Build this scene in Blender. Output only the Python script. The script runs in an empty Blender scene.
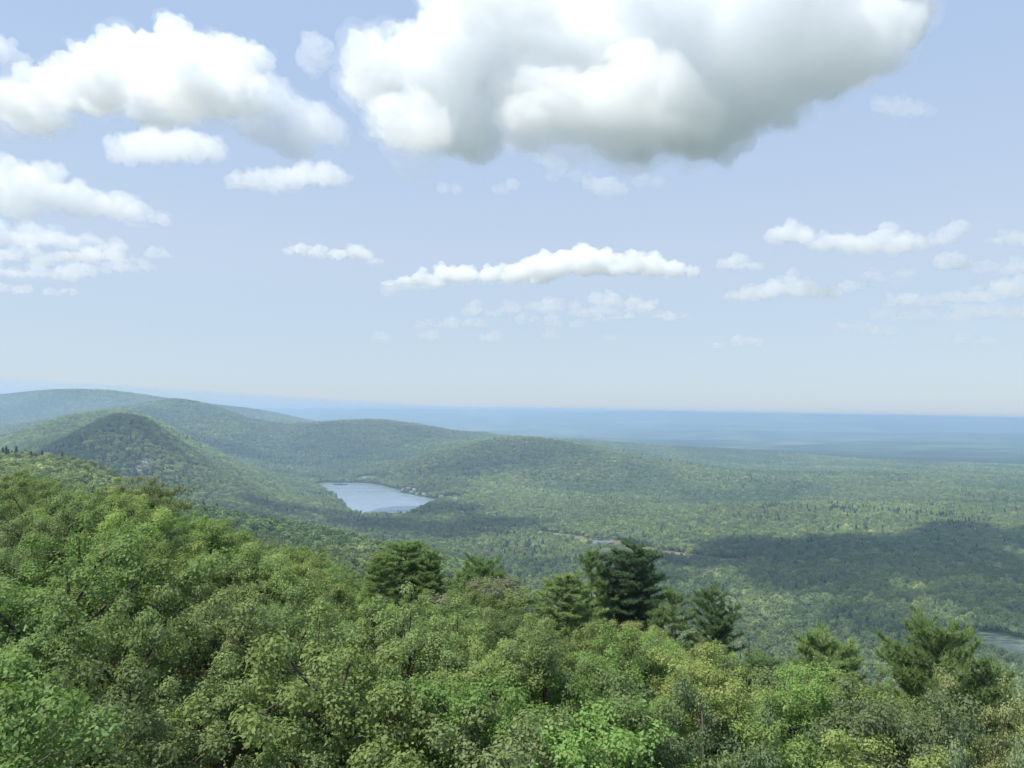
import bpy, math, random, os
import numpy as np
from mathutils import Vector, Matrix

FLAGS = ''
sc = bpy.context.scene
COL = sc.collection
R = math.radians

# ------------------------------------------------------------------ camera
F = 740.0                       # focal length in pixels of a 1024 px wide frame
HORIZON = 408.0                 # picture row of the eye level
CAM = np.array([0.0, 0.0, 300.0])
PITCH = math.atan((HORIZON - 384.0) / F)
cam_d = bpy.data.cameras.new('camera')
cam_d.sensor_width = 36.0
cam_d.lens = F / 1024.0 * 36.0
cam_d.clip_start = 0.5
cam_d.clip_end = 200000.0
cam = bpy.data.objects.new('camera', cam_d)
COL.objects.link(cam)
cam.location = CAM
cam.rotation_euler = (R(90) + PITCH, 0, 0)
sc.camera = cam

# ------------------------------------------------------------------ light
SUN_EL, SUN_AZ = 60.0, -108.0    # azimuth measured from the view direction (+Y) towards +X
world = bpy.data.worlds.new('World')
sc.world = world
world.use_nodes = True
wn = world.node_tree
wn.nodes.clear()
w_out = wn.nodes.new('ShaderNodeOutputWorld')
w_bg = wn.nodes.new('ShaderNodeBackground')
w_sky = wn.nodes.new('ShaderNodeTexSky')
w_sky.sky_type = 'NISHITA'
w_sky.sun_disc = False
w_sky.sun_elevation = R(SUN_EL)
w_sky.sun_rotation = R(SUN_AZ)
w_sky.altitude = 300.0
w_sky.air_density = 1.0
w_sky.dust_density = 0.5
w_sky.ozone_density = 1.5
w_bg.inputs['Strength'].default_value = 0.06
w_veil = wn.nodes.new('ShaderNodeMix')          # the thin bright veil of a humid summer sky, even over the whole sky
w_veil.data_type = 'RGBA'
w_veil.blend_type = 'ADD'
w_veil.inputs[0].default_value = 1.0
w_veil.inputs[7].default_value = (3.8, 5.0, 7.4, 1.0)
w_damp = wn.nodes.new('ShaderNodeMix')
w_damp.data_type = 'RGBA'
w_damp.blend_type = 'MULTIPLY'
w_damp.inputs[0].default_value = 1.0
w_damp.inputs[7].default_value = (0.30, 0.34, 0.30, 1.0)
wn.links.new(w_sky.outputs[0], w_damp.inputs[6])
wn.links.new(w_damp.outputs[2], w_veil.inputs[6])
w_tc = wn.nodes.new('ShaderNodeTexCoord')
w_sep = wn.nodes.new('ShaderNodeSeparateXYZ')
w_hue = wn.nodes.new('ShaderNodeValToRGB')      # the veil is greyest at the horizon, palest a little above it, bluer overhead
cr = w_hue.color_ramp
cr.elements[0].position, cr.elements[0].color = 0.0, (0.432, 0.508, 0.645, 1)
cr.elements[1].position, cr.elements[1].color = 0.42, (0.412, 0.528, 0.738, 1)
e_ = cr.elements.new(0.2)
e_.color = (0.490, 0.565, 0.705, 1)
w_amp = wn.nodes.new('ShaderNodeVectorMath')
w_amp.operation = 'SCALE'
w_amp.inputs['Scale'].default_value = 9.75
wn.links.new(w_tc.outputs['Generated'], w_sep.inputs[0])
wn.links.new(w_sep.outputs['Z'], w_hue.inputs[0])
wn.links.new(w_hue.outputs[0], w_amp.inputs[0])
wn.links.new(w_amp.outputs[0], w_veil.inputs[7])
wn.links.new(w_veil.outputs[2], w_bg.inputs['Color'])
wn.links.new(w_bg.outputs[0], w_out.inputs['Surface'])

sun_d = bpy.data.lights.new('sun', 'SUN')
sun_d.energy = 3.8
sun_d.angle = R(0.53)
sun_d.color = (1.0, 0.95, 0.87)
sun = bpy.data.objects.new('sun', sun_d)
COL.objects.link(sun)
SUNV = Vector((math.sin(R(SUN_AZ)) * math.cos(R(SUN_EL)), math.cos(R(SUN_AZ)) * math.cos(R(SUN_EL)), math.sin(R(SUN_EL))))
sun.rotation_euler = SUNV.to_track_quat('Z', 'Y').to_euler()
sun.location = (0, 0, 900)

vs = sc.view_settings
vs.view_transform = 'Standard'
vs.look = 'None'
vs.exposure = 0.74
vs.gamma = 1.0
vs.use_curve_mapping = False
cy = sc.cycles
cy.max_bounces = 128
cy.diffuse_bounces = 3
cy.glossy_bounces = 2
cy.transmission_bounces = 4
cy.volume_bounces = 128
cy.transparent_max_bounces = 96
cy.use_denoising = True
cy.sample_clamp_indirect = 8.0
cy.use_adaptive_sampling = True
cy.adaptive_threshold = 0.02
cy.caustics_reflective = False
cy.caustics_refractive = False

# ------------------------------------------------------------------ helpers
_c, _s = math.cos(PITCH), math.sin(PITCH)


def at(px, py, depth):
    """world point seen at picture position (px, py), `depth` metres ahead of the camera along +Y"""
    x = (px - 512.0) / F
    v = (384.0 - py) / F
    dy, dz = _c - v * _s, _s + v * _c
    return np.array([x / dy * depth, depth, CAM[2] + dz / dy * depth])


def at_z(px, py, z):
    v = (384.0 - py) / F
    dy, dz = _c - v * _s, _s + v * _c
    t = (z - CAM[2]) / dz
    return np.array([(px - 512.0) / F * t, dy * t, z])


def project(p):
    d = np.asarray(p, float) - CAM
    y, z = d[..., 1] * _c + d[..., 2] * _s, -d[..., 1] * _s + d[..., 2] * _c
    return 512.0 + F * d[..., 0] / y, 384.0 - F * z / y


def _hash(ix, iy, seed):
    h = (ix.astype(np.int64) * 374761393 + iy.astype(np.int64) * 668265263 + seed * 1442695041) & 0x7fffffff
    h = ((h ^ (h >> 13)) * 1274126177) & 0x7fffffff
    h = h ^ (h >> 16)
    return (h & 0xffff) / 65535.0


def vnoise(x, y, seed=0):
    x, y = np.asarray(x, float), np.asarray(y, float)
    ix, iy = np.floor(x), np.floor(y)
    fx, fy = x - ix, y - iy
    fx, fy = fx * fx * (3 - 2 * fx), fy * fy * (3 - 2 * fy)
    a, b = _hash(ix, iy, seed), _hash(ix + 1, iy, seed)
    c, d = _hash(ix, iy + 1, seed), _hash(ix + 1, iy + 1, seed)
    return (a * (1 - fx) + b * fx) * (1 - fy) + (c * (1 - fx) + d * fx) * fy


def fbm(x, y, oct=4, seed=0):
    t, a, s = 0.0, 0.5, 0.0
    for i in range(oct):
        t = t + a * (vnoise(x * 2 ** i, y * 2 ** i, seed + i * 17) - 0.5)
        s += a
        a *= 0.5
    return t / s * 2.0            # about -1 .. 1


def make_mesh(name, verts, faces=None, quads=None, tris=None, smooth=False, attrs=None):
    me = bpy.data.meshes.new(name)
    verts = np.asarray(verts, np.float32)
    if faces is not None:
        me.from_pydata([tuple(map(float, v)) for v in verts], [], faces)
    else:
        loops, starts = [], []
        n = 0
        if tris is not None and len(tris):
            tris = np.asarray(tris, np.int32)
            loops.append(tris.ravel())
            starts.append(n + 3 * np.arange(len(tris)))
            n += tris.size
        if quads is not None and len(quads):
            quads = np.asarray(quads, np.int32)
            loops.append(quads.ravel())
            starts.append(n + 4 * np.arange(len(quads)))
            n += quads.size
        me.vertices.add(len(verts))
        me.vertices.foreach_set('co', verts.ravel())
        if loops:
            lo, st = np.concatenate(loops), np.concatenate(starts)
            me.loops.add(len(lo))
            me.loops.foreach_set('vertex_index', lo.astype(np.int32))
            me.polygons.add(len(st))
            me.polygons.foreach_set('loop_start', st.astype(np.int32))
    me.update(calc_edges=True)
    if smooth:
        me.polygons.foreach_set('use_smooth', np.ones(len(me.polygons), bool))
    for an, (tp, data) in (attrs or {}).items():
        at_ = me.attributes.new(an, tp, 'POINT')
        data = np.asarray(data)
        if tp == 'FLOAT_VECTOR':
            at_.data.foreach_set('vector', data.astype(np.float32).ravel())
        elif tp == 'INT':
            at_.data.foreach_set('value', data.astype(np.int32).ravel())
        else:
            at_.data.foreach_set('value', data.astype(np.float32).ravel())
    return me


def obj(name, me, mat=None, parent=None, loc=None):
    if mat is not None and not len(me.materials):
        me.materials.append(mat)
    o = bpy.data.objects.new(name, me)
    COL.objects.link(o)
    if parent is not None:
        o.parent = parent
    if loc is not None:
        o.location = tuple(map(float, loc))
    return o


def tag(o, label=None, cat=None, group=None, kind=None):
    for k, v in (('label', label), ('category', cat), ('group', group), ('kind', kind)):
        if v:
            o[k] = v
    return o


def empty(name, loc, rz=0.0):
    o = bpy.data.objects.new(name, None)
    COL.objects.link(o)
    o.location = tuple(map(float, loc))
    o.rotation_euler = (0, 0, rz)
    return o


class NT:
    """small wrapper to write node trees"""
    def __init__(self, name):
        self.m = bpy.data.materials.new(name)
        self.m.use_nodes = True
        self.t = self.m.node_tree
        self.t.nodes.clear()
        self.out = self.t.nodes.new('ShaderNodeOutputMaterial')

    def n(self, typ, inputs=None, **props):
        nd = self.t.nodes.new('ShaderNode' + typ)
        for k, v in props.items():
            setattr(nd, k, v)
        for k, v in (inputs or {}).items():
            self.set(nd, k, v)
        return nd

    def set(self, nd, k, v):
        s = nd.inputs[k]
        if isinstance(v, bpy.types.NodeSocket):
            self.t.links.new(v, s)
        else:
            s.default_value = v

    def mixc(self, fac, a, b, mode='MIX'):
        nd = self.n('Mix', data_type='RGBA', blend_type=mode)
        self.set(nd, 0, fac)
        self.set(nd, 6, a)
        self.set(nd, 7, b)
        return nd.outputs[2]

    def math(self, op, a, b=0.0, clamp=False):
        nd = self.n('Math', operation=op, use_clamp=clamp)
        self.set(nd, 0, a)
        self.set(nd, 1, b)
        return nd.outputs[0]

    def ramp(self, fac, stops):
        nd = self.n('ValToRGB')
        cr = nd.color_ramp
        while len(cr.elements) < len(stops):
            cr.elements.new(0.5)
        for e, (p, c) in zip(cr.elements, stops):
            e.position = p
            e.color = c if len(c) == 4 else (*c, 1)
        self.set(nd, 0, fac)
        return nd.outputs[0]

    def surf(self, s):
        self.t.links.new(s, self.out.inputs['Surface'])
        return self.m

    def vol(self, s):
        self.t.links.new(s, self.out.inputs['Volume'])
        return self.m


def c4(r, g, b):
    return (r, g, b, 1.0)


# ------------------------------------------------------------------ materials
def leaf_material(name, instanced):
    t = NT(name)
    if instanced:
        base = t.n('Attribute', attribute_type='INSTANCER', attribute_name='tint').outputs['Color']
    else:
        base = t.n('ObjectInfo').outputs['Color']
    leaf = t.n('Attribute', attribute_type='GEOMETRY', attribute_name='leaf').outputs['Fac']
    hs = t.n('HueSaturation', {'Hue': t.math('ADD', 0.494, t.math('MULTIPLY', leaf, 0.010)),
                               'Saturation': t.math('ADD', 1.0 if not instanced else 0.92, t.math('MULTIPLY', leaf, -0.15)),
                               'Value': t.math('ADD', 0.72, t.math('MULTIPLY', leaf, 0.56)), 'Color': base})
    colr = hs.outputs[0]
    trans = t.n('HueSaturation', {'Hue': 0.495, 'Saturation': 1.12, 'Value': 0.6 if instanced else 1.0, 'Color': colr}).outputs[0]
    d = t.n('BsdfDiffuse', {'Color': colr})
    tr = t.n('BsdfTranslucent', {'Color': trans})
    m1 = t.n('AddShader', {0: d.outputs[0], 1: tr.outputs[0]})     # a leaf sends back about as much as it lets through
    if instanced:
        return t.surf(m1.outputs[0])
    g = t.n('BsdfGlossy', {'Color': c4(1, 1, 1), 'Roughness': 0.7})
    m2 = t.n('MixShader', {0: 0.018, 1: m1.outputs[0], 2: g.outputs[0]})
    return t.surf(m2.outputs[0])


M = {}
M['leaf'] = leaf_material('leaf_surface', False)
M['wood_leaf'] = leaf_material('forest_leaf_surface', True)


def bark_material():
    t = NT('bark')
    tc = t.n('TexCoord')
    nz = t.n('TexNoise', {'Vector': tc.outputs['Object'], 'Scale': 9.0, 'Detail': 6.0})
    col = t.ramp(nz.outputs[0], [(0.3, (0.045, 0.038, 0.03)), (0.7, (0.15, 0.13, 0.11))])
    return t.surf(t.n('BsdfDiffuse', {'Color': col}).outputs[0])


M['bark'] = bark_material()


def ground_material():
    t = NT('forest_ground')
    geo = t.n('NewGeometry')
    n1 = t.n('TexNoise', {'Vector': geo.outputs['Position'], 'Scale': 0.02, 'Detail': 9.0, 'Roughness': 0.65})
    n2 = t.n('TexNoise', {'Vector': geo.outputs['Position'], 'Scale': 0.0022, 'Detail': 4.0})
    vo = t.n('TexVoronoi', {'Vector': geo.outputs['Position'], 'Scale': 0.085})
    near = t.ramp(n1.outputs[0], [(0.3, (0.028, 0.036, 0.012)), (0.55, (0.05, 0.06, 0.02)), (0.75, (0.075, 0.07, 0.035))])
    far = t.ramp(n1.outputs[0], [(0.3, (0.022, 0.045, 0.016)), (0.55, (0.042, 0.075, 0.022)), (0.75, (0.07, 0.1, 0.03))])
    far = t.mixc(t.math('MULTIPLY', n2.outputs[0], 0.8), far, c4(0.028, 0.055, 0.02))
    n3 = t.n('TexNoise', {'Vector': t.n('Mapping', {'Vector': geo.outputs['Position'], 'Scale': (0.0007, 0.0016, 0.001)}).outputs[0], 'Scale': 1.0, 'Detail': 7.0, 'Roughness': 0.68})
    cd = t.n('VectorMath', {0: geo.outputs['Position']}, operation='LENGTH')
    k = t.n('MapRange', {'Value': cd.outputs['Value'], 1: 250.0, 2: 900.0})
    col = t.mixc(k.outputs[0], near, far)
    plain = t.ramp(n3.outputs[0], [(0.42, (0.02, 0.045, 0.022)), (0.52, (0.05, 0.09, 0.03)), (0.60, (0.16, 0.19, 0.08))])     # woods and open farmland of the far plain
    kf = t.n('MapRange', {'Value': cd.outputs['Value'], 1: 6500.0, 2: 8500.0})
    col = t.mixc(kf.outputs[0], col, plain)
    bump = t.n('Bump', {'Strength': 1.0, 'Distance': 8.0, 'Height': t.math('SUBTRACT', 1.0, vo.outputs['Distance'])})
    return t.surf(t.n('BsdfDiffuse', {'Color': col, 'Normal': bump.outputs[0]}).outputs[0])


M['ground'] = ground_material()

# ------------------------------------------------------------------ terrain
# control points: (px, py, depth) seen on the canopy (its height is taken off) or, with z given, hidden points
CANOPY = 13.0
ctrl = []


def canopy(depth, pts, h=CANOPY):
    for p in pts:
        px, py = p[0], p[1]
        d = p[2] if len(p) > 2 else depth
        w = at(px, py, d)
        ctrl.append((w[0], w[1], w[2] - h))


def ground(pts):            # (px, depth, z)
    for px, d, z in pts:
        ctrl.append(((px - 512) / F * d, d, z))


# the overlook ridge (short trees)
ground([(-200, 6, 286), (512, 6, 285), (1200, 6, 284), (-150, 25, 287), (250, 25, 284), (512, 25, 283), (800, 25, 281), (1150, 25, 278),
        (-100, 70, 287), (60, 70, 286), (200, 75, 283.5), (330, 80, 279), (512, 75, 275), (700, 65, 273.5), (850, 60, 271), (1020, 50, 268), (1150, 50, 264),
        (0, 110, 283), (150, 110, 279), (300, 115, 272), (450, 110, 265), (600, 105, 261), (800, 95, 258), (1000, 90, 251),
        (-100, 280, 262), (60, 280, 257), (200, 250, 240), (350, 260, 226), (512, 250, 212), (700, 250, 200), (900, 250, 190), (1100, 220, 190)])
# the knoll and the flank that runs down to the right
canopy(800, [(-120, 462), (-40, 458), (0, 457), (40, 458), (80, 461), (105, 468), (125, 480), (140, 490), (185, 501), (250, 515), (330, 528), (400, 545), (470, 562)], 9)
canopy(600, [(0, 470), (60, 474), (120, 494), (200, 520), (300, 545), (400, 572), (480, 600)], 9)
ground([(0, 470, 244), (100, 470, 236), (250, 430, 205), (400, 450, 165), (540, 600, 110), (650, 500, 100), (800, 450, 100), (1000, 420, 95)])
ground([(-60, 1050, 190), (60, 1050, 175), (150, 1050, 120), (250, 1100, 100), (330, 1150, 85), (420, 1150, 45), (500, 1000, 40), (600, 900, 35), (700, 800, 25)])
# the rounded hill with its shaded face, and the ridge it belongs to
canopy(1950, [(60, 441), (80, 431), (110, 417), (130, 417), (150, 424), (175, 447), (200, 466), (240, 488), (290, 506), (330, 514)])
canopy(1720, [(40, 462), (90, 452), (130, 456), (160, 472), (190, 492), (230, 506), (280, 520)])
ground([(20, 1450, 120), (120, 1450, 80), (200, 1450, 50), (280, 1500, 20), (350, 1600, 6)])
canopy(2650, [(-80, 452), (0, 439), (30, 426), (75, 415), (115, 412), (150, 418), (180, 432), (220, 453), (258, 470), (290, 484)])
ground([(-60, 2250, 150), (30, 2250, 190), (90, 2280, 230), (140, 2280, 228), (190, 2250, 160), (240, 2250, 80), (280, 2280, 30)])
ground([(-60, 3400, 120), (60, 3300, 140), (150, 3300, 130), (220, 3300, 60), (270, 3300, 20)])
# the hill behind and the far blue mountain
canopy(4400, [(-80, 436), (20, 425), (70, 416), (110, 409), (150, 402), (185, 400), (215, 405), (240, 414), (262, 421)])
canopy(3800, [(150, 424), (200, 425), (240, 434), (270, 446)])
ground([(0, 5400, 170), (120, 5400, 200), (220, 5400, 150), (300, 5600, 60)])
canopy(6700, [(-150, 402), (-40, 397), (0, 396), (50, 391.5), (90, 392), (130, 397), (170, 403), (215, 409), (260, 414)])
ground([(0, 10000, 150), (150, 10000, 100), (300, 9000, -20)])
# the long wooded hill beyond the lake
canopy(4700, [(272, 425), (300, 422), (330, 420), (365, 419), (395, 421), (420, 425), (470, 431), (520, 437), (560, 441.5)])
canopy(3900, [(300, 447), (340, 446), (380, 445), (420, 443)])
canopy(3450, [(290, 470), (330, 466), (380, 461), (430, 458)])
canopy(3350, [(440, 446), (470, 441), (510, 437), (540, 438), (570, 441), (600, 446), (640, 453), (680, 460.5), (720, 467), (760, 472)])
canopy(2850, [(460, 469), (500, 466), (560, 466), (620, 472), (680, 478), (760, 484), (850, 490)])
canopy(2500, [(460, 486), (520, 489), (580, 493), (640, 494), (700, 497), (780, 501)])
ground([(480, 2250, 8), (560, 2150, 6), (640, 2100, 4), (700, 2100, 3), (440, 2500, 4)])
ground([(540, 4400, 50), (620, 4300, -5), (700, 4300, -40), (790, 4300, -50), (480, 5600, 40), (380, 5600, 90)])
canopy(5600, [(590, 442), (640, 442.5), (680, 444.5), (730, 447), (770, 449), (810, 452), (850, 455), (900, 460, 5000), (960, 462, 4800), (1030, 464, 4700), (1150, 468, 4600)])
ground([(700, 6800, -90), (850, 6600, -100), (1000, 6200, -110), (1150, 6200, -110), (560, 6500, -60)])
# the valley floor
ground([(300, 3050, 2), (350, 3050, 4), (320, 2800, 2), (350, 2500, 2), (400, 2400, 2), (380, 2100, 2), (330, 2100, 10), (420, 2100, 2),
        (380, 1800, 4), (450, 1850, 3), (520, 1850, 2), (560, 1700, 1), (640, 1650, 1), (720, 1600, 1), (450, 1500, 12), (550, 1350, 10), (650, 1300, 5),
        (800, 1800, 1), (900, 1800, 1), (1000, 1800, 1), (1150, 1800, 1), (800, 1300, 2), (900, 1200, 2), (1000, 1050, 1), (1100, 1000, 1), (1000, 880, 1), (1100, 880, 1),
        (900, 900, 4), (800, 950, 4), (800, 2300, -2), (900, 2300, -4), (1000, 2400, -6), (850, 3000, -4), (950, 3000, -10), (1050, 3000, -14), (900, 3900, -30), (1000, 3900, -42),
        (1150, 3000, -14), (1150, 650, 20), (900, 650, 30), (750, 650, 55)])
# the hazy lowland and the long far plateau
ground([(300, 10000, -60), (400, 10000, -60), (512, 9500, -110), (700, 9500, -120), (900, 9500, -130), (1100, 9500, -130),
        (300, 15000, -40), (500, 15000, -60), (700, 15000, -70), (900, 15000, -80), (1100, 15000, -90)])
for px, py in [(-200, 407), (-50, 407), (100, 407), (240, 408), (300, 409.3), (400, 410.3), (512, 411.3), (640, 412.3), (760, 413.6), (880, 415.5), (1024, 417.6), (1150, 421), (1300, 426)]:
    w = at(px, py, 22000)
    ctrl.append((w[0], w[1], w[2]))
    w = at(px, py + 9, 29000)
    ctrl.append((w[0], w[1], w[2]))
# all that lies to the sides and behind
for s in (-1, 1):
    for a in (62, 95, 130, 165):
        for r, zl, zr in ((6, 286, 284), (60, 284, 268), (250, 250, 190), (700, 230, 80), (1800, 190, 10), (4500, 200, -20), (9000, 150, -130), (22000, 60, -280), (29000, -200, -420)):
            k = (a - 62) / 103.0
            zz = zl if s < 0 else zr
            if a > 120:
                zz = (zl + zr) / 2
            ctrl.append((r * math.sin(R(s * a)), r * math.cos(R(a)), zz))

C = np.array(ctrl)
LK = 0.75


def uv_of(x, y):
    return np.arctan2(x, y), np.log(np.maximum(np.hypot(x, y), 6.5)) * LK


cu, cv = uv_of(C[:, 0], C[:, 1])


def tps_k(d2):
    return 0.5 * d2 * np.log(d2 + 1e-12)


n = len(C)
D2 = (cu[:, None] - cu[None]) ** 2 + (cv[:, None] - cv[None]) ** 2
A = np.zeros((n + 3, n + 3))
A[:n, :n] = tps_k(D2) + np.eye(n) * 2e-4
A[:n, n] = 1
A[:n, n + 1], A[:n, n + 2] = cu, cv
A[n:, :n] = A[:n, n:].T
sol = np.linalg.solve(A, np.concatenate([C[:, 2], np.zeros(3)]))
GU = np.concatenate([np.linspace(-math.pi, -0.9, 60)[:-1], np.linspace(-0.9, 0.9, 420), np.linspace(0.9, math.pi, 60)[1:]])
GV = np.linspace(math.log(6.4) * LK, math.log(45000) * LK, 420)
gu, gv = np.meshgrid(GU, GV, indexing='ij')
GZ = np.empty(gu.shape)
for i in range(len(GU)):
    d2 = (gu[i][:, None] - cu) ** 2 + (gv[i][:, None] - cv) ** 2
    GZ[i] = tps_k(d2) @ sol[:n] + sol[n] + sol[n + 1] * gu[i] + sol[n + 2] * gv[i]

# water and clearings, as outlines on the valley floor
def outline(pts, z=0.0):
    return np.array([at_z(px, py, z)[:2] for px, py in pts])


def shore(pts, step=9.0, amp=5.0):
    P = outline(pts)
    out = []
    for a, b in zip(P, np.roll(P, -1, axis=0)):
        k = max(1, int(np.hypot(*(b - a)) / step))
        out += [a + (b - a) * i / k for i in range(k)]
    out = np.array(out)
    return out + amp * np.stack([fbm(out[:, 0] / 22, out[:, 1] / 22, 3, 41), fbm(out[:, 0] / 22, out[:, 1] / 22, 3, 43)], -1)


LAKE = shore([(314, 484.5), (318, 483), (326, 482.3), (340, 483), (356, 482.6), (372, 483.6), (385, 486), (396, 489), (402, 490.6), (399, 492.4), (408, 493.8), (416, 495.5),
                (426, 497.6), (439, 499.5), (434, 503), (424, 508), (416, 512), (408, 516), (396, 517.5), (380, 517), (366, 517), (352, 515), (347, 509), (342, 503), (334, 496), (324, 490)])
POOL = outline([(586, 541.6), (594, 540.9), (604, 540.6), (612, 541), (614, 542.4), (606, 543.6), (596, 543.8), (589, 543)])
MARSH = shore([(536, 531.5), (556, 533), (580, 536), (606, 537.5), (622, 541), (640, 545.5), (662, 549.5), (690, 554), (722, 558), (750, 560), (752, 564), (716, 565), (690, 562),
                 (660, 558), (636, 554), (612, 550), (590, 547), (570, 542), (548, 537)])
POND = shore([(960, 634), (968, 631.5), (982, 632), (1000, 635), (1024, 640), (1060, 647), (1100, 660), (1100, 680), (1050, 670), (1015, 661), (990, 651), (970, 643)])
LAWN = outline([(356, 481.9), (357, 479.6), (366, 479.2), (376, 480.2), (384, 482.4), (386, 485), (374, 482.9)])
FIELD = outline([(440, 499.5), (446, 497), (456, 498), (464, 502), (478, 501.5), (478, 504), (460, 505), (446, 503)])
TRACK = outline([(458, 512.5), (463, 512), (466, 518), (480, 521), (502, 522.5), (504, 524.5), (478, 523.5), (462, 520)])


def inside(P, x, y):
    r = np.zeros(np.shape(x), bool)
    j = len(P) - 1
    for i in range(len(P)):
        xi, yi, xj, yj = P[i, 0], P[i, 1], P[j, 0], P[j, 1]
        with np.errstate(divide='ignore', invalid='ignore'):
            c = ((yi > y) != (yj > y)) & (x < (xj - xi) * (y - yi) / (yj - yi) + xi)
        r ^= c
        j = i
    return r


def edge_dist(P, x, y):
    best = np.full(np.shape(x), 1e18)
    for i in range(len(P)):
        a, b = P[i], P[(i + 1) % len(P)]
        d = b - a
        t = np.clip(((x - a[0]) * d[0] + (y - a[1]) * d[1]) / (d @ d), 0, 1)
        best = np.minimum(best, (x - a[0] - t * d[0]) ** 2 + (y - a[1] - t * d[1]) ** 2)
    return np.sqrt(best)


def signed(P, x, y):
    """metres outside (+) or inside (-) an outline; only exact near it"""
    lo, hi = P.min(0) - 200, P.max(0) + 200
    out = np.full(np.shape(x), 200.0)
    m = (x > lo[0]) & (x < hi[0]) & (y > lo[1]) & (y < hi[1])
    if m.any():
        d = edge_dist(P, x[m], y[m])
        out[m] = np.where(inside(P, x[m], y[m]), -d, d)
    return out


def height(x, y):
    x, y = np.asarray(x, float), np.asarray(y, float)
    u, v = uv_of(x, y)
    fu = np.interp(u, GU, np.arange(len(GU)))
    fv = np.interp(v, GV, np.arange(len(GV)))
    iu, iv = np.minimum(fu.astype(int), len(GU) - 2), np.minimum(fv.astype(int), len(GV) - 2)
    a, b = fu - iu, fv - iv
    z = (GZ[iu, iv] * (1 - a) + GZ[iu + 1, iv] * a) * (1 - b) + (GZ[iu, iv + 1] * (1 - a) + GZ[iu + 1, iv + 1] * a) * b
    r = np.hypot(x, y)
    # folds of the hills, growing with distance, weak on the valley floor
    amp = np.interp(r, [0, 30, 100, 600, 1500, 4000, 8000, 15000, 30000], [0.15, 0.3, 0.6, 3, 7, 19, 40, 70, 60]) * np.where(r > 6500, 1, np.clip((z + 8) / 60, 0.12, 1))
    wl = np.interp(r, [0, 1500, 5000, 12000], [1 / 260., 1 / 260., 1 / 260., 1 / 260.])
    z = z + amp * np.where(r < 6500, fbm(x / 330, y / 330, 4, 3), 2.1 * fbm(x / 3600, y / 1300, 4, 9))
    # the far land stays under the hazy air
    far = r > 9500
    z = np.where(far, np.minimum(z, CAM[2] - 12 - 0.0185 * np.maximum(x, 0)), z)
    # shores
    near = r < 3300
    w = np.minimum(np.minimum(signed(LAKE, x, y), signed(POND, x, y)), signed(POOL, x, y))
    w = np.minimum(w, signed(MARSH, x, y) + 12)
    z = np.where(near & (w < 120), np.maximum(z, np.interp(w, [0, 120], [0.6, -20])), z)
    flat = np.interp(w, [-12, 0, 60], [-2.5, 0.0, 1.0])
    k = np.interp(w, [0, 160], [1.0, 0.0])
    z = np.where(near, z * (1 - k) + np.where(w < 60, flat, np.minimum(z, 4)) * k, z)
    return z


AZ = np.concatenate([np.linspace(-180, -50, 66)[:-1], np.linspace(-50, 50, 900), np.linspace(50, 180, 66)[1:-1]])
RR = np.exp(np.linspace(math.log(3.0), math.log(30000), 620))
az_, rr_ = np.meshgrid(np.radians(AZ), RR, indexing='ij')
tx, ty = rr_ * np.sin(az_), rr_ * np.cos(az_)
tz = height(tx, ty)
na, nr = tx.shape
idx = np.arange(na * nr).reshape(na, nr)
nxt = np.roll(idx, -1, axis=0)
tq = np.stack([idx[:, :-1], idx[:, 1:], nxt[:, 1:], nxt[:, :-1]], -1).reshape(-1, 4)[:, ::-1]
tv = np.stack([tx, ty, tz], -1).reshape(-1, 3)
tv = np.vstack([tv, [[0, 0, float(height(np.array([0.1]), np.array([0.1]))[0])]]])
cap = np.stack([idx[:, 0], nxt[:, 0], np.full(na, len(tv) - 1)], -1)[:, ::-1]
terrain = tag(obj('terrain', make_mesh('terrain', tv, quads=tq, tris=cap, smooth=True), M['ground']), kind='structure')


# flat sheets: water, marsh, lawns
def sheet(name, P, z, mat, **k):
    Pc = P
    me = bpy.data.meshes.new(name)
    me.from_pydata([(p[0], p[1], z) for p in Pc], [], [list(range(len(Pc)))])
    me.update()
    if me.polygons[0].normal.z < 0:
        me.flip_normals()
    return tag(obj(name, me, mat), **k)


def draped(name, P, lift, mat, step, **k):
    lo, hi = P.min(0), P.max(0)
    gx, gy = np.meshgrid(np.arange(lo[0], hi[0] + step, step), np.arange(lo[1], hi[1] + step, step), indexing='ij')
    keep = signed(P, gx, gy) < step * 0.3
    z = height(gx, gy) + lift
    ids = np.arange(gx.size).reshape(gx.shape)
    q = np.stack([ids[:-1, :-1], ids[1:, :-1], ids[1:, 1:], ids[:-1, 1:]], -1).reshape(-1, 4)
    kq = (keep[:-1, :-1] & keep[1:, :-1] & keep[1:, 1:] & keep[:-1, 1:]).ravel()
    q = q[kq]
    used = np.unique(q)
    remap = np.zeros(gx.size, int)
    remap[used] = np.arange(len(used))
    v = np.stack([gx, gy, z], -1).reshape(-1, 3)[used]
    return tag(obj(name, make_mesh(name, v, quads=remap[q], smooth=True), mat), **k)


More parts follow.
